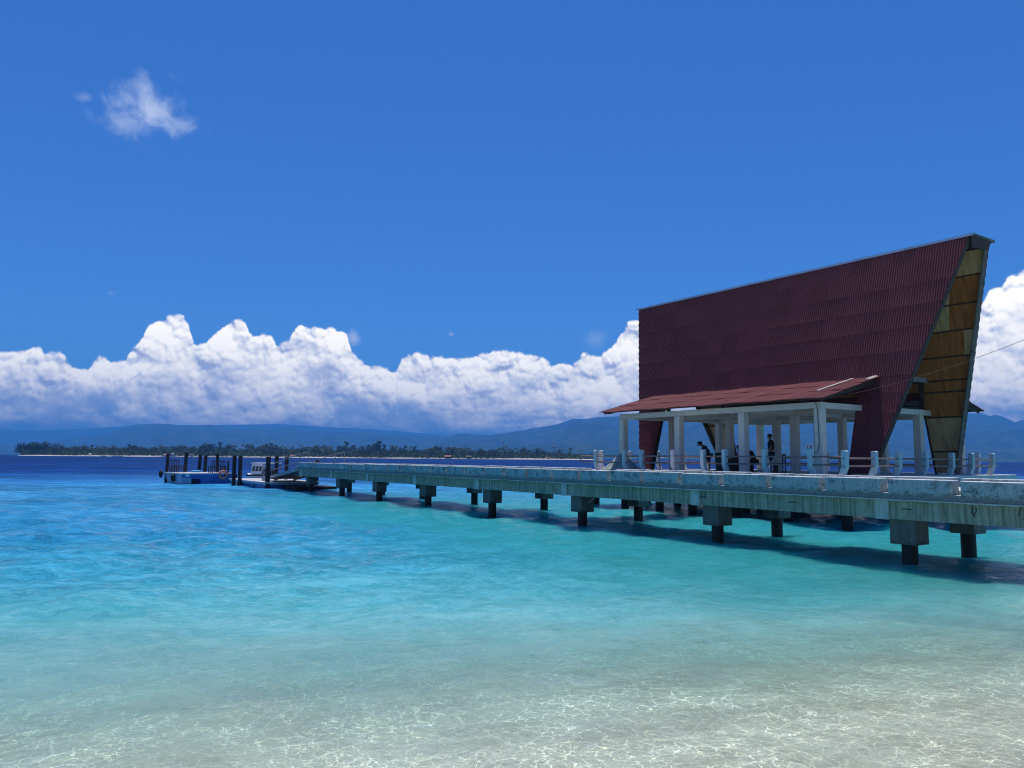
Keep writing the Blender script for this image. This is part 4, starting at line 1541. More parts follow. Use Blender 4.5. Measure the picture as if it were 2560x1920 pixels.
# strip lamp inside
mb = MB()
mb.box(32.0, 33.5, 17.22, 17.32, 6.02, 6.09)
mb.box(32.0, 33.5, 17.22, 17.32, 5.90, 5.95)
mb.box(32.05, 33.45, 17.25, 17.29, 5.95, 6.02)
tag(mb.build('strip_lamp', MAT['steel']), 'unlit fluorescent strip lamp hanging inside the open gable', 'lamp')
# meter box on the corner column
mt = empty('meter_box', (26.85, 18.3, 3.1), 'small grey meter box with black scribbles beside the front corner column', 'meter box')
mb = MB()
mb.box(26.78, 26.90, 18.34, 18.66, 2.83, 3.16)
mb.build('case', MAT['white'], mt, bevel=0.012)
mb = MB()
for (ya, za, yb, zb) in ((18.60, 3.10, 18.60, 2.93), (18.60, 2.93, 18.52, 2.93), (18.55, 3.07, 18.47, 3.07), (18.47, 3.07, 18.47, 2.97), (18.47, 2.97, 18.55, 2.97), (18.43, 3.09, 18.43, 2.96), (18.43, 3.0, 18.38, 2.96), (18.53, 2.91, 18.45, 2.87)):
    mb.beam((26.774, ya, za), (26.774, yb, zb), 0.016, 0.008)
mb.build('scribble', MAT['black'], mt)
mb = MB()
mb.path([(26.80, 18.22, 4.78), (26.815, 18.15, 4.66), (26.815, 18.12, 4.2), (26.815, 18.10, 3.6), (26.815, 18.10, 3.1), (26.82, 18.2, 2.78), (26.83, 18.40, 2.80)], 0.012, 6)
tag(mb.build('cable', MAT['black']), 'black cable running down the front corner column to the meter box', 'cable')
# overhead wire from the right edge
wire_pts = []
A_, B_ = Vector((28.2, 18.6, 5.05)), Vector((24.6, 9.3, 6.2))
for k_ in range(15):
    t = k_ / 14
    q = A_.lerp(B_, t) + Vector((0, 0, -0.24 * 4 * t * (1 - t)))
    wire_pts.append(tuple(q))
mb = MB()
mb.path(wire_pts, 0.007, 6)
tag(mb.build('overhead_wire', MAT['rafter']), 'thin overhead wire sagging in from the right past the gable', 'wire')


# ------------------------------------------------------------------ furniture and people on the platform
def loc_box(mb, c, rz, x0, x1, y0, y1, z0, z1):
    i = len(mb.v)
    mb.box(x0, x1, y0, y1, z0, z1)
    cz, sz = math.cos(rz), math.sin(rz)
    for k_ in range(i, len(mb.v)):
        x, y, z = mb.v[k_]
        mb.v[k_] = (c[0] + x * cz - y * sz, c[1] + x * sz + y * cz, c[2] + z)


# green bin
c_ = (29.1, 25.0, PZ)
r = empty('bin', c_, 'dark green wheeled bin beside the leaning person', 'bin')
mb = MB()
mb.tube((c_[0], c_[1], PZ + 0.03), (c_[0], c_[1], PZ + 0.86), 0.24, 0.29, 14)
mb.build('bin_body', MAT['bin'], r, smooth=False)
mb = MB()
mb.tube((c_[0], c_[1], PZ + 0.862), (c_[0], c_[1], PZ + 0.93), 0.31, 0.26, 14)
mb.build('lid', MAT['bin'], r)
# counter
c_ = (29.9, 24.55, PZ)
r = empty('counter', c_, 'dark brown boarded counter in front of the seated person', 'counter')
mb = MB()
loc_box(mb, c_, -YAW, -0.62, 0.62, -0.25, 0.25, 0, 0.62)
mb.build('front_panel', MAT['brown'], r)
mb = MB()
loc_box(mb, c_, -YAW, -0.67, 0.67, -0.3, 0.3, 0.622, 0.66)
mb.build('counter_top', MAT['brown'], r)
# table
c_ = (29.6, 23.2, PZ)
r = empty('table', c_, 'low dark bench between the hunched person and the standing person', 'bench')
mb = MB()
loc_box(mb, c_, -YAW, -0.55, 0.85, -0.2, 0.2, 0.38, 0.44)
mb.build('seat', MAT['brown'], r)
for sx in (-0.48, 0.78):
    for sy in (-0.15, 0.15):
        mb = MB()
        loc_box(mb, c_, -YAW, sx - 0.03, sx + 0.03, sy - 0.03, sy + 0.03, 0, 0.378)
        mb.build('leg', MAT['brown'], r)
# chair
c_ = (29.0, 21.55, PZ)
r = empty('chair', c_, 'dark wooden chair beside the standing person', 'chair')
mb = MB()
loc_box(mb, c_, -YAW, -0.2, 0.2, -0.2, 0.2, 0.42, 0.46)
mb.build('seat', MAT['brown'], r)
for sx in (-0.17, 0.17):
    for sy in (-0.17, 0.17):
        mb = MB()
        loc_box(mb, c_, -YAW, sx - 0.02, sx + 0.02, sy - 0.02, sy + 0.02, 0, 0.418)
        mb.build('leg', MAT['brown'], r)
mb = MB()
for sy in (-0.17, 0.17):
    loc_box(mb, c_, -YAW, 0.155, 0.195, sy - 0.02, sy + 0.02, 0.462, 0.86)
loc_box(mb, c_, -YAW, 0.16, 0.19, -0.148, 0.148, 0.70, 0.85)
loc_box(mb, c_, -YAW, 0.16, 0.19, -0.148, 0.148, 0.54, 0.60)
mb.build('backrest', MAT['brown'], r)


def skin_mesh(name, pts, edges, mat, parent, root=0, sub=2):
    """continuous skinned surface: pts {key: (x,y,z,r)}"""
    keys = list(pts)
    me = bpy.data.meshes.new(name)
    me.from_pydata([pts[k_][:3] for k_ in keys], [(keys.index(a), keys.index(b)) for a, b in edges], [])
    me.materials.append(mat)
    o = bpy.data.objects.new(name, me)
    col.objects.link(o)
    o.parent = parent
    sk = o.modifiers.new('skin', 'SKIN')
    sk.use_smooth_shade = True
    lay = me.skin_vertices
    if not lay:
        bm = bmesh.new()
        bm.from_mesh(me)
        bm.verts.layers.skin.verify()
        bm.to_mesh(me)
        bm.free()
        lay = me.skin_vertices
    for i, k_ in enumerate(keys):
        rr = pts[k_][3]
        lay[0].data[i].radius = rr if isinstance(rr, tuple) else (rr, rr)
        lay[0].data[i].use_root = (i == root)
    s_ = o.modifiers.new('sub', 'SUBSURF')
    s_.levels = sub
    s_.render_levels = sub
    return o


def person(loc, rz, J, label, shirt, legs, hairmat=None, cap=False, long_legs=False):
    """J: joint dictionary in local metres, facing +X, left side +Y"""
    r = empty('person', loc, label, 'person', rz=rz)
    P_, E_ = {}, []

    def add(k_, p_, rr, to=None):
        P_[k_] = (p_[0], p_[1], p_[2], rr)
        if to:
            E_.append((to, k_))
    V = lambda k_: Vector(J[k_])
    add('pelvis', J['pelvis'], (0.125, 0.105))
    add('waist', V('pelvis').lerp(V('chest'), 0.45), (0.12, 0.095), 'pelvis')
    add('chest', J['chest'], (0.155, 0.105), 'waist')
    add('collar', V('chest').lerp(V('neck'), 0.75), (0.10, 0.075), 'chest')
    add('neck', J['neck'], 0.052, 'collar')
    hd = V('head')
    up_ = (hd - V('neck')).normalized()
    add('jaw', hd - up_ * 0.055 + Vector((0.015, 0, 0)), (0.065, 0.07), 'neck')
    add('head', hd + up_ * 0.02, (0.078, 0.092), 'jaw')
    add('crown', hd + up_ * 0.085, (0.06, 0.07), 'head')
    fx_ = Vector((up_.z, 0, -up_.x)).normalized()
    add('nose', hd + fx_ * 0.105 - up_ * 0.02, 0.014, 'jaw')
    for s_ in ('l', 'r'):
        sg = 1 if s_ == 'l' else -1
        add('ear' + s_, hd + Vector((0, sg * 0.085, 0)) - up_ * 0.01, 0.016, 'head')
        add('sh' + s_, J['sh' + s_], 0.058, 'collar')
        add('el' + s_, J['el' + s_], 0.040, 'sh' + s_)
        add('wr' + s_, J['wr' + s_], 0.027, 'el' + s_)
        fd = (V('wr' + s_) - V('el' + s_)).normalized()
        pl = V('wr' + s_) + fd * 0.07
        add('palm' + s_, pl, (0.036, 0.02), 'wr' + s_)
        sd_ = fd.cross(Vector((0, 0, 1)))
        sd_ = sd_.normalized() if sd_.length > 0.1 else Vector((1, 0, 0))
        for q in range(4):
            b0 = pl + fd * 0.035 + sd_ * (q - 1.5) * 0.020
            ln = (0.055, 0.066, 0.062, 0.048)[q]
            add('f%s%da' % (s_, q), b0, 0.009, 'palm' + s_)
            add('f%s%db' % (s_, q), b0 + fd * ln * 0.6 - Vector((0, 0, 0.012)), 0.008, 'f%s%da' % (s_, q))
            add('f%s%dc' % (s_, q), b0 + fd * ln - Vector((0, 0, 0.034)), 0.007, 'f%s%db' % (s_, q))
        tb = V('wr' + s_) + fd * 0.03 + sd_ * 0.036 * -sg
        add('t%sa' % s_, tb, 0.010, 'palm' + s_)
        add('t%sb' % s_, tb + fd * 0.045 - sd_ * 0.018 * sg, 0.008, 't%sa' % s_)
        add('hip' + s_, J['hip' + s_], 0.085, 'pelvis')
        add('kn' + s_, J['kn' + s_], 0.055, 'hip' + s_)
        k2 = V('kn' + s_).lerp(V('an' + s_), 0.35)
        add('cf' + s_, k2, 0.05, 'kn' + s_)
        add('an' + s_, J['an' + s_], 0.034, 'cf' + s_)
        add('heel' + s_, V('an' + s_) + Vector((-0.03, 0, -0.05)), 0.032, 'an' + s_)
        add('toe' + s_, V('an' + s_) + Vector((0.15, 0, -0.058)), (0.04, 0.022), 'an' + s_)
    body = skin_mesh('body', P_, E_, MAT['skin'], r)
    # shirt
    g_ = 1.14
    S_, T_ = {}, []
    for k_ in ('waist', 'chest', 'collar'):
        rr = P_[k_][3]
        S_[k_] = (*P_[k_][:3], (rr[0] * g_, rr[1] * g_))
    pw = Vector(P_['pelvis'][:3]).lerp(Vector(P_['waist'][:3]), 0.25)
    S_ = {'hem': (pw.x, pw.y, pw.z, (0.15, 0.13)), **S_}
    T_ = [('hem', 'waist'), ('waist', 'chest'), ('chest', 'collar')]
    for s_ in ('l', 'r'):
        S_['sh' + s_] = (*P_['sh' + s_][:3], 0.074)
        e_ = Vector(P_['sh' + s_][:3]).lerp(Vector(P_['el' + s_][:3]), 0.7)
        S_['sl' + s_] = (*e_, 0.062)
        T_ += [('collar', 'sh' + s_), ('sh' + s_, 'sl' + s_)]
    skin_mesh('shirt', S_, T_, shirt, r)
    # shorts / trousers
    S_ = {'pelvis': (*P_['pelvis'][:3], (0.145, 0.125))}
    T_ = []
    for s_ in ('l', 'r'):
        S_['hip' + s_] = (*P_['hip' + s_][:3], 0.104)
        end = Vector(P_['hip' + s_][:3]).lerp(Vector(P_['kn' + s_][:3]), 1.0 if long_legs else 0.9)
        S_['kn' + s_] = (*end, 0.078)
        T_ += [('pelvis', 'hip' + s_), ('hip' + s_, 'kn' + s_)]
        if long_legs:
            S_['an' + s_] = (*Vector(P_['kn' + s_][:3]).lerp(Vector(P_['an' + s_][:3]), 0.92), 0.06)
            T_ += [('kn' + s_, 'an' + s_)]
    skin_mesh('trousers' if long_legs else 'shorts', S_, T_, legs, r)
    mb = MB()
    hc = hd + up_ * 0.045 - fx_ * 0.022
    mb.ball((hc.x, hc.y, hc.z), 0.105, 0.098, 0.098)
    mb.v = [(v[0] + loc[0], v[1] + loc[1], v[2] + loc[2]) for v in mb.v]
    mb.build('hair', MAT['hair'], r, smooth=True)
    mb = MB()
    for sg in (-1, 1):
        e_ = hd + fx_ * 0.085 + Vector((0, sg * 0.032, 0)) + up_ * 0.012
        mb.ball((e_.x, e_.y, e_.z), 0.012, 0.014, 0.009, 8, 6)
    e_ = hd + fx_ * 0.082 - up_ * 0.065
    mb.ball((e_.x, e_.y, e_.z), 0.012, 0.024, 0.006, 8, 6)
    mb.v = [(v[0] + loc[0], v[1] + loc[1], v[2] + loc[2]) for v in mb.v]
    mb.build('face_features', MAT['hair'], r, smooth=True)
    if cap:
        mb = MB()
        cc = hd + up_ * 0.07
        mb.ball((cc.x, cc.y, cc.z), 0.116, 0.106, 0.085)
        vis = hd + up_ * 0.055 + fx_ * 0.15
        mb.ball((vis.x, vis.y, vis.z), 0.09, 0.075, 0.014)
        mb.v = [(v[0] + loc[0], v[1] + loc[1], v[2] + loc[2]) for v in mb.v]
        mb.build('cap', MAT['navy'], r, smooth=True)
    return r


FACE_L = PI - YAW                            # facing the left of the photo
stand = dict(pelvis=(0, 0, 0.93), chest=(0.0, 0, 1.28), neck=(0.02, 0, 1.47), head=(0.05, 0, 1.60),
             shl=(0.0, 0.185, 1.40), shr=(0.0, -0.185, 1.40), ell=(0.02, 0.25, 1.11), elr=(0.02, -0.25, 1.11), wrl=(0.24, 0.12, 1.02), wrr=(0.24, -0.12, 1.02),
             hipl=(0, 0.09, 0.86), hipr=(0, -0.09, 0.86), knl=(0.03, 0.10, 0.49), knr=(0.02, -0.10, 0.49), anl=(0.0, 0.11, 0.08), anr=(-0.02, -0.11, 0.08))
person((28.25, 21.45, PZ), FACE_L - 0.25, stand, 'person standing in dark shirt and shorts, facing left beside a chair', MAT['charcoal'], MAT['shorts'])
lean = dict(pelvis=(-0.12, 0, 0.86), chest=(0.07, 0, 1.12), neck=(0.20, 0, 1.25), head=(0.30, 0, 1.34),
            shl=(0.13, 0.18, 1.18), shr=(0.13, -0.18, 1.18), ell=(0.20, 0.22, 0.90), elr=(0.22, -0.22, 0.88), wrl=(0.12, 0.14, 0.68), wrr=(0.14, -0.12, 0.66),
            hipl=(-0.12, 0.09, 0.80), hipr=(-0.12, -0.09, 0.80), knl=(0.12, 0.12, 0.56), knr=(-0.12, -0.10, 0.44), anl=(-0.16, 0.14, 0.40), anr=(-0.14, -0.11, 0.08))
person((28.75, 25.55, PZ), FACE_L, lean, 'person in a cap bending forward with one foot raised beside the green bin', MAT['navy'], MAT['shorts'], cap=True)
sit = dict(pelvis=(0, 0, 0.52), chest=(0.16, 0, 0.84), neck=(0.28, 0, 1.00), head=(0.36, 0, 1.11),
           shl=(0.22, 0.18, 0.95), shr=(0.22, -0.18, 0.95), ell=(0.34, 0.22, 0.68), elr=(0.34, -0.22, 0.68), wrl=(0.50, 0.10, 0.58), wrr=(0.50, -0.08, 0.58),
           hipl=(0.02, 0.10, 0.50), hipr=(0.02, -0.10, 0.50), knl=(0.42, 0.13, 0.50), knr=(0.42, -0.13, 0.50), anl=(0.40, 0.13, 0.08), anr=(0.40, -0.13, 0.08))
person((29.62, 23.38, PZ), FACE_L, sit, 'person in dark green sitting hunched forward on the low bench', MAT['dgreen'], MAT['shorts'], long_legs=True)
sit2 = dict(pelvis=(0, 0, 0.50), chest=(0.05, 0, 0.86), neck=(0.08, 0, 1.05), head=(0.13, 0, 1.17),
            shl=(0.05, 0.18, 0.98), shr=(0.05, -0.18, 0.98), ell=(0.16, 0.24, 0.72), elr=(0.16, -0.24, 0.72), wrl=(0.38, 0.10, 0.68), wrr=(0.38, -0.10, 0.68),
            hipl=(0.02, 0.10, 0.48), hipr=(0.02, -0.10, 0.48), knl=(0.42, 0.13, 0.48), knr=(0.42, -0.13, 0.48), anl=(0.38, 0.13, 0.08), anr=(0.38, -0.13, 0.08))
person((30.3, 24.75, PZ), FACE_L - 0.5, sit2, 'person in a pale shirt seated behind the brown counter', MAT['pale_shirt'], MAT['shorts'], long_legs=True)
c_ = (30.38, 24.72, PZ)
r = empty('stool', c_, 'low dark stool under the person behind the counter', 'stool')
mb = MB()
mb.tube((c_[0], c_[1], PZ + 0.36), (c_[0], c_[1], PZ + 0.40), 0.18, 0.18, 14)
mb.build('seat', MAT['brown'], r)
for a in (0.5, 2.1, 3.7, 5.3):
    mb = MB()
    mb.tube((c_[0] + 0.17 * math.cos(a), c_[1] + 0.17 * math.sin(a), PZ), (c_[0] + 0.12 * math.cos(a), c_[1] + 0.12 * math.sin(a), PZ + 0.358), 0.018, 0.018, 6)
    mb.build('leg', MAT['brown'], r)

# white tarp draped between the left posts
m, M = newmat('tarp')
pos = M.n('ShaderNodeNewGeometry').outputs['Position']
nz = M.noise(pos, 3.0, 4, 0.6)
df_ = M.n('ShaderNodeBsdfDiffuse')
M.link(M.mix(M.smooth(nz, 0.4, 0.62), (0.42, 0.50, 0.46), (0.60, 0.64, 0.62)), df_.inputs[0])
tl_ = M.n('ShaderNodeBsdfTranslucent')
tl_.inputs[0].default_value = (0.55, 0.68, 0.64, 1)
mx = M.n('ShaderNodeMixShader')
mx.inputs[0].default_value = 0.45
M.link(df_.outputs[0], mx.inputs[1])
M.link(tl_.outputs[0], mx.inputs[2])
finish(M, mx.outputs[0])
mb = MB()
nu, nv = 48, 12
tc_ = (26.85, 29.75)
for j in range(nv + 1):
    v_ = j / nv
    for i in range(nu):
        a_ = 2 * PI * i / nu
        right = max(0.0, -math.sin(a_))                 # the side drawn up towards the right post
        fold = 1.0 + 0.10 * math.sin(9 * a_ + 0.6) * v_ + 0.05 * math.sin(17 * a_) * v_
        rx_, ry_ = 0.55 * v_ * fold, 1.32 * v_ * fold
        z = 0.86 * (1 - v_) ** 1.25 + 0.30 * right * math.sin(PI * v_) * (1 - 0.4 * v_) + 0.02 + 0.02 * math.sin(9 * a_) * (1 - v_) * v_
        mb.v.append((tc_[0] - math.cos(a_) * rx_, tc_[1] + math.sin(a_) * ry_, PZ + z))
for j in range(nv):
    for i in range(nu):
        i2 = (i + 1) % nu
        mb.f.append((j * nu + i, j * nu + i2, (j + 1) * nu + i2, (j + 1) * nu + i))
o = mb.build('tarp', m, smooth=True)
so = o.modifiers.new('solid', 'SOLIDIFY')
so.thickness = 0.01
tag(o, 'translucent white tarp draped over a heap behind the left railing', 'tarp')

# ------------------------------------------------------------------ ramp, dock, barge, mooring piles, boat
ramp = empty('ramp', (19.2, 54, 0), 'sloping steel gangway with tube handrails from the jetty end down to the dock', 'gangway')
ra, rb = (53.65, 1.62), (62.6, 0.62)
mb = MB()
mb.slab([(17.95, ra[0], ra[1]), (20.45, ra[0], ra[1]), (20.45, rb[0], rb[1]), (17.95, rb[0], rb[1])], (0, 0, 0.06))
mb.build('ramp_deck', MAT['ramp'], ramp, recalc=True)
for X in (17.88, 20.47):
    mb = MB()
    mb.slab([(X, ra[0], ra[1] - 0.14), (X, rb[0], rb[1] - 0.14), (X, rb[0], rb[1] + 0.1), (X, ra[0], ra[1] + 0.1)], (0.06, 0, 0))
    mb.build('side_beam', MAT['ramp'], ramp, recalc=True)
    yl = lambda y: ra[1] + (rb[1] - ra[1]) * (y - ra[0]) / (rb[0] - ra[0])
    mb = MB()
    top = [(X + 0.03, 51.6, 1.84), (X + 0.03, 51.6, 2.80), (X + 0.03, 53.0, 2.72), (X + 0.03, 62.2, yl(62.2) + 0.95), (X + 0.03, 62.2, yl(62.2) + 0.1)]
    mb.path(top, 0.028, 7)
    mb.tube((X + 0.03, 53.7, 1.62 + 0.5), (X + 0.03, 62.2, yl(62.2) + 0.5), 0.025, 0.025, 6)
    for y in (53.2, 55.6, 57.8, 60.0):
        mb.tube((X + 0.03, y, (yl(y) if y > 53.6 else 1.84)), (X + 0.03, y + 0.25, (yl(y) if y > 53.6 else 1.75) + 0.93), 0.025, 0.025, 6)
    mb.build('handrail', MAT['steel'], ramp)

dock = empty('dock', (19, 63, 0), 'low grey floating dock at the foot of the gangway', 'dock')
mb = MB()
mb.box(16.95, 21.3, 58.6, 69.3, 0.42, 0.52)
mb.build('dock_deck', MAT['grey_deck'], dock, bevel=0.01)
mb = MB()
mb.box(17.02, 21.2, 58.7, 69.2, 0.30, 0.418)
mb.build('dock_fascia', MAT['float_grey'], dock)
for y0 in (58.9, 62.4, 65.9):
    mb = MB()
    mb.box(17.2, 21.0, y0, y0 + 3.2, -0.35, 0.298)
    mb.build('dock_float', MAT['float_blue'], dock, bevel=0.05)
mb = MB()
mb.box(18.3, 21.4, 55.2, 58.55, 0.02, 0.26)
tag(mb.build('float', MAT['black'], bevel=0.05), 'low black float in the shade under the gangway', 'float')

MOOR = 'dark mooring piles around the dock and the barge'


def moor(x, y, top, lean_x, r_, label):
    mb = MB()
    mb.tube((x, y, -5.0), (x + lean_x, y, top), r_, r_, 14)
    mb.tube((x + lean_x, y, top), (x + lean_x, y, top + 0.03), r_ * 1.04, r_ * 1.04, 14)
    o = mb.build('mooring_pile', MAT['pile'])
    tag(o, label, 'pile', MOOR)


moor(12.97, 76.6, 2.60, 0.25, 0.14, 'leftmost dark mooring pile, leaning right at the barge corner')
moor(14.68, 76.6, 2.72, 0.12, 0.15, 'second mooring pile from the left, behind the middle of the barge')
moor(15.98, 77.6, 2.55, 0.28, 0.15, 'leaning mooring pile, left one of the close pair behind the barge')
moor(16.38, 76.2, 2.45, 0.08, 0.15, 'upright mooring pile, right one of the close pair behind the barge')
moor(17.95, 78.2, 2.65, 0.05, 0.15, 'mooring pile behind the stepped barrier on the right end of the barge')
moor(16.45, 65.6, 2.48, 0.0, 0.16, 'thick mooring pile at the dock corner, left one of two side by side')
moor(16.84, 65.2, 2.46, 0.0, 0.16, 'thick mooring pile at the dock corner, right one of two side by side')
moor(17.2, 58.8, 2.42, 0.06, 0.18, 'thickest mooring pile, at the front corner of the floating dock')
moor(19.26, 63.4, 2.45, 0.04, 0.16, 'mooring pile in front of the moored cabin boat')
moor(20.6, 64.9, 2.42, 0.0, 0.16, 'mooring pile behind the gangway handrail')
moor(21.45, 59.8, 2.22, 0.0, 0.16, 'short mooring pile showing over the jetty end')

# barge (catamaran pontoon)
BO = Vector((13.4, 70.9, 0))
e1 = Vector((0.996, 0.085, 0)).normalized()
e2 = Vector((-e1.y, e1.x, 0))
BW, BL = 4.3, 5.3
barge = empty('barge', BO, 'small blue twin hulled barge with pale deck, tyres and slatted barriers', 'barge')


def bl(u, v, z):
    return BO + e1 * u + e2 * v + Vector((0, 0, z))


def lbox(mb, u0, u1, v0, v1, z0, z1):
    i = len(mb.v)
    mb.v += [tuple(bl(u, v, z)) for z in (z0, z1) for v in (v0, v1) for u in (u0, u1)]
    mb.f += [tuple(i + k_ for k_ in q) for q in ((0, 2, 3, 1), (4, 5, 7, 6), (0, 1, 5, 4), (2, 6, 7, 3), (0, 4, 6, 2), (1, 3, 7, 5))]


mb = MB()
dk = [bl(-0.12, -0.1, 0.86), bl(BW + 0.1, -0.1, 0.86), bl(BW + 0.1, BL, 0.86), bl(-0.15, BL + 0.3, 0.86)]
mb.slab(dk, (0, 0, 0.09))
mb.build('barge_deck', MAT['grey_deck'], barge, recalc=True)
for u0, u1 in ((0.0, 0.82), (1.62, BW)):
    mb = MB()
    i = len(mb.v)
    prof_ = [(0.0, -0.35), (0.0, 0.855), (BL + 0.2, 0.855), (BL - 1.9, -0.35)]
    for u in (u0, u1):
        for v, z in prof_:
            mb.v.append(tuple(bl(u, v, z)))
    mb.f += [(i, i + 1, i + 2, i + 3), (i + 7, i + 6, i + 5, i + 4), (i, i + 4, i + 5, i + 1), (i + 1, i + 5, i + 6, i + 2), (i + 2, i + 6, i + 7, i + 3), (i + 3, i + 7, i + 4, i)]
    mb.build('hull', MAT['float_grey'] if u0 == 0 else MAT['float_blue'], barge, recalc=True)
mb = MB()
lbox(mb, 0.822, 1.618, 0.0, BL, 0.45, 0.857)
mb.build('cross_deck', MAT['float_blue'], barge)
mb = MB()
lbox(mb, 0.0, BW, -0.06, -0.004, 0.56, 0.86)
mb.build('front_board', MAT['float_blue'], barge)
mb = MB()
lbox(mb, 0.3, 0.62, -0.1, -0.064, 0.66, 0.85)
mb.build('white_step', MAT['white'], barge)
for (ua, ub, h1) in ((0.15, 1.10, 1.15), (2.55, 4.0, 1.10)):
    r_ = MB()
    v0 = 3.9 if ua < 1 else 0.5
    for (dv, hh, q0, q1) in ((0.5, h1, ua, ub - 0.15), (-0.3, h1 * 0.55, ua - 0.1, ub + 0.2)):
        if ua > 1:
            q0, q1 = (ua + 0.3, ub) if dv > 0 else (ua - 0.25, ub)
        lbox(r_, q0, q1, v0 + dv - 0.03, v0 + dv + 0.03, 0.95 + hh - 0.08, 0.95 + hh)
        n_ = int((q1 - q0) / 0.17)
        for k_ in range(n_ + 1):
            u_ = q0 + (q1 - q0) * k_ / n_
            lbox(r_, u_ - 0.03, u_ + 0.03, v0 + dv - 0.025, v0 + dv + 0.025, 0.952, 0.95 + hh - 0.082)
    r_.build('slat_barrier', MAT['wood_dark'], barge)
mb = MB()
lbox(mb, 4.08, 4.2, 0.5, 0.62, 0.952, 2.0)
mb.build('bollard', MAT['black'], barge)
TY = 'black tyre fenders on the barge'
for (u, v, z, axv, lab) in ((-0.16, 2.1, 0.52, e1, 'black tyre hanging on the grey left hull of the barge'), (-0.30, 5.5, 0.80, e1, 'black tyre at the far left tip of the barge deck'),
                            (4.62, 0.5, 0.62, e2, 'black tyre wedged between barge and dock')):
    mb = MB()
    mb.torus((0, 0, 0), axv, 0.25, 0.11, 20, 9)
    q = bl(u, v, z)
    mb.v = [(v_[0] + q.x, v_[1] + q.y, v_[2] + q.z) for v_ in mb.v]
    tag(mb.build('tyre', MAT['black'], smooth=True), lab, 'tyre', TY)
mb = MB()
mb.torus((0, 0, 0), e2, 0.33, 0.085, 28, 10)
q = bl(3.45, -0.20, 0.80)
mb.v = [(v_[0] + q.x, v_[1] + q.y, v_[2] + q.z) for v_ in mb.v]
tag(mb.build('life_ring', MAT['orange'], smooth=True), 'orange life ring hanging on the front of the barge', 'life ring')
mb = MB()
for k_ in range(5):
    q = bl(2.6 + rnd.uniform(-.25, .25), 4.6 + rnd.uniform(-.3, .3), 1.02)
    mb.ball((q.x, q.y, q.z), rnd.uniform(.15, .3), rnd.uniform(.15, .3), rnd.uniform(.07, .13), 10, 6)
tag(mb.build('rope_heap', MAT['cyan'], smooth=True), 'bright blue heap of cloth lying on the barge deck', 'cloth')

# cabin boat behind the dock
BC = at(662, 69.5)
boat = empty('cabin_boat', BC, 'white cabin boat with dark side windows moored behind the dock', 'boat')


def bb(u, v, z):                              # u: image right, v: away
    p_ = BC + RT * u + FW * v
    return (p_.x, p_.y, z)


def bbox(mb, u0, u1, v0, v1, z0, z1, tu=0.0):
    i = len(mb.v)
    mb.v += [bb(u + (tu if z == z1 else 0), v, z) for z in (z0, z1) for v in (v0, v1) for u in (u0, u1)]
    mb.f += [tuple(i + k_ for k_ in q) for q in ((0, 2, 3, 1), (4, 5, 7, 6), (0, 1, 5, 4), (2, 6, 7, 3), (0, 4, 6, 2), (1, 3, 7, 5))]


mb = MB()
i = len(mb.v)
mb.v += [bb(-1.35, 0, 0.95), bb(-1.0, -0.9, 0.85), bb(1.9, -0.9, 0.75), bb(1.9, 0.9, 0.75), bb(-1.0, 0.9, 0.85), bb(-1.0, 0, -0.2), bb(-0.8, -0.55, -0.2), bb(1.8, -0.55, -0.2), bb(1.8, 0.55, -0.2), bb(-0.8, 0.55, -0.2)]
mb.f += [(0, 1, 2, 3, 4), (0, 5, 6, 1), (1, 6, 7, 2), (2, 7, 8, 3), (3, 8, 9, 4), (4, 9, 5, 0)]
mb.build('hull', MAT['white'], boat, recalc=True)
mb = MB()
bbox(mb, -1.18, 1.3, -0.93, 0.93, 0.70, 0.80)
mb.build('rubbing_strake', MAT['black'], boat)
cab = MB()
bbox(cab, -0.85, 0.1, -0.7, 0.7, 0.86, 1.75, 0.12)
cb = cab.build('cabin', MAT['white'], boat)
for u0 in (-0.72, -0.42, -0.12):
    w_ = MB()
    i = len(w_.v)
    bbox(w_, u0, u0 + 0.22, -0.73, -0.703, 1.12, 1.58, 0.08)
    w_.build('window', MAT['glass'], cb)
mb = MB()
bbox(mb, -0.8, 1.5, -0.85, 0.85, 1.80, 1.88)
mb.build('roof', MAT['white'], boat, bevel=0.02)
mb = MB()
for u in (0.7, 1.4):
    for v in (-0.75, 0.75):
        mb.tube(bb(u, v, 0.75), bb(u, v, 1.80), 0.03, 0.03, 6)
mb.build('roof_frame', MAT['steel'], boat)
mb = MB()
bbox(mb, 0.35, 0.95, -0.5, 0.5, 0.78, 1.35)
mb.build('outboard_cover', MAT['black'], boat, bevel=0.05)
c_ = at(702, 65.5, 0.52)
mb = MB()
mb.tube((c_.x, c_.y, 0.523), (c_.x, c_.y, 0.98), 0.2, 0.26, 12)
tag(mb.build('basket', MAT['tan']), 'tan basket standing on the dock beside the gangway', 'basket')
mb = MB()
q = at(598, 64.6, 0.02)
bbx = MB()
bbx.box(q.x - 0.25, q.x + 0.25, q.y - 0.2, q.y + 0.2, -0.05, 0.16)
tag(bbx.build('buoy_block', MAT['tan'], bevel=0.05), 'pale yellow foam block floating at the foot of the twin piles', 'foam block')

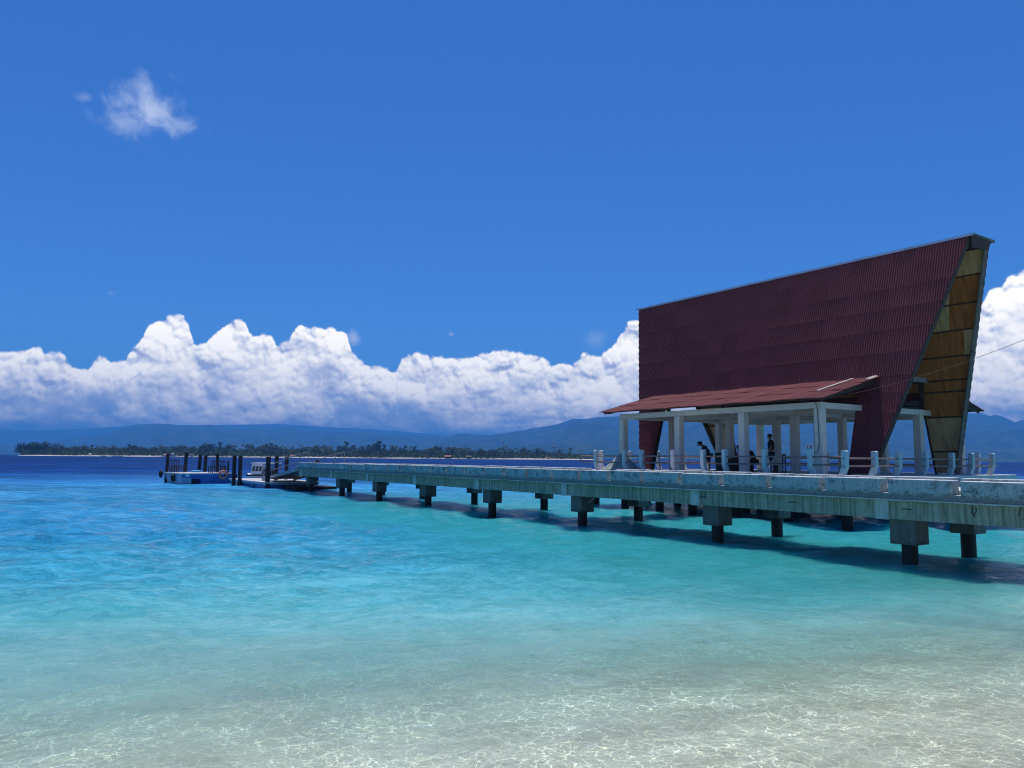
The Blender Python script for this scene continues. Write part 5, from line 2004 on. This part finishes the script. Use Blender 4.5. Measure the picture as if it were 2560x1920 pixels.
# little boat at anchor seen past the columns on the right
BC = at(2236, 62.0)
boat = empty('small_boat', BC, 'small pale blue boat with white frame seen between the right hand columns', 'boat')
mb = MB()
mb.v += [bb(-1.7, 0, 0.7), bb(-1.2, -0.6, 0.55), bb(1.7, -0.6, 0.5), bb(1.7, 0.6, 0.5), bb(-1.2, 0.6, 0.55), bb(-1.3, 0, -0.2), bb(-1.0, -0.4, -0.2), bb(1.6, -0.4, -0.2), bb(1.6, 0.4, -0.2), bb(-1.0, 0.4, -0.2)]
mb.f += [(0, 1, 2, 3, 4), (0, 5, 6, 1), (1, 6, 7, 2), (2, 7, 8, 3), (3, 8, 9, 4), (4, 9, 5, 0)]
mb.build('hull', MAT['float_grey'], boat, recalc=True)
mb = MB()
for v in (-0.45, 0.45):
    mb.beam(bb(-0.15, v, 0.52), bb(-0.3, v, 1.22), 0.16, 0.05)
    mb.beam(bb(0.6, v, 0.5), bb(0.5, v, 1.05), 0.16, 0.05)
mb.beam(bb(-0.75, 0, 1.25), bb(0.6, 0, 1.25), 1.0, 0.05)
mb.build('white_frame', MAT['white'], boat)

# debris floating near shore
q = at(408, 14.6)
mb = MB()
mb.path([tuple(q + RT * -0.05 + Vector((0, 0, 0.012))), tuple(q + Vector((0, 0, 0.022))), tuple(q + RT * 0.05 + FW * 0.03 + Vector((0, 0, 0.012)))], 0.008, 6)
mb.tube(tuple(q + Vector((0, 0, 0.02))), tuple(q + RT * 0.03 - FW * 0.05 + Vector((0, 0, 0.03))), 0.006, 0.003, 6)
tag(mb.build('floating_twig', MAT['black']), 'small dark twig floating on the shallow water at the left', 'twig')

# ------------------------------------------------------------------ air
m, M = newmat('air')
pv = M.n('ShaderNodeVolumePrincipled')
pv.inputs['Color'].default_value = (0.095, 0.41, 1.0, 1)
pv.inputs['Density'].default_value = 1.18e-4
pv.inputs['Anisotropy'].default_value = 0.0
o_ = M.n('ShaderNodeOutputMaterial')
M.link(pv.outputs[0], o_.inputs['Volume'])
mb = MB()
mb.box(-24000, 24000, -24000, 24000, -6.0, 770.0)
hz = mb.build('haze', m)
tag(hz, kind='stuff')
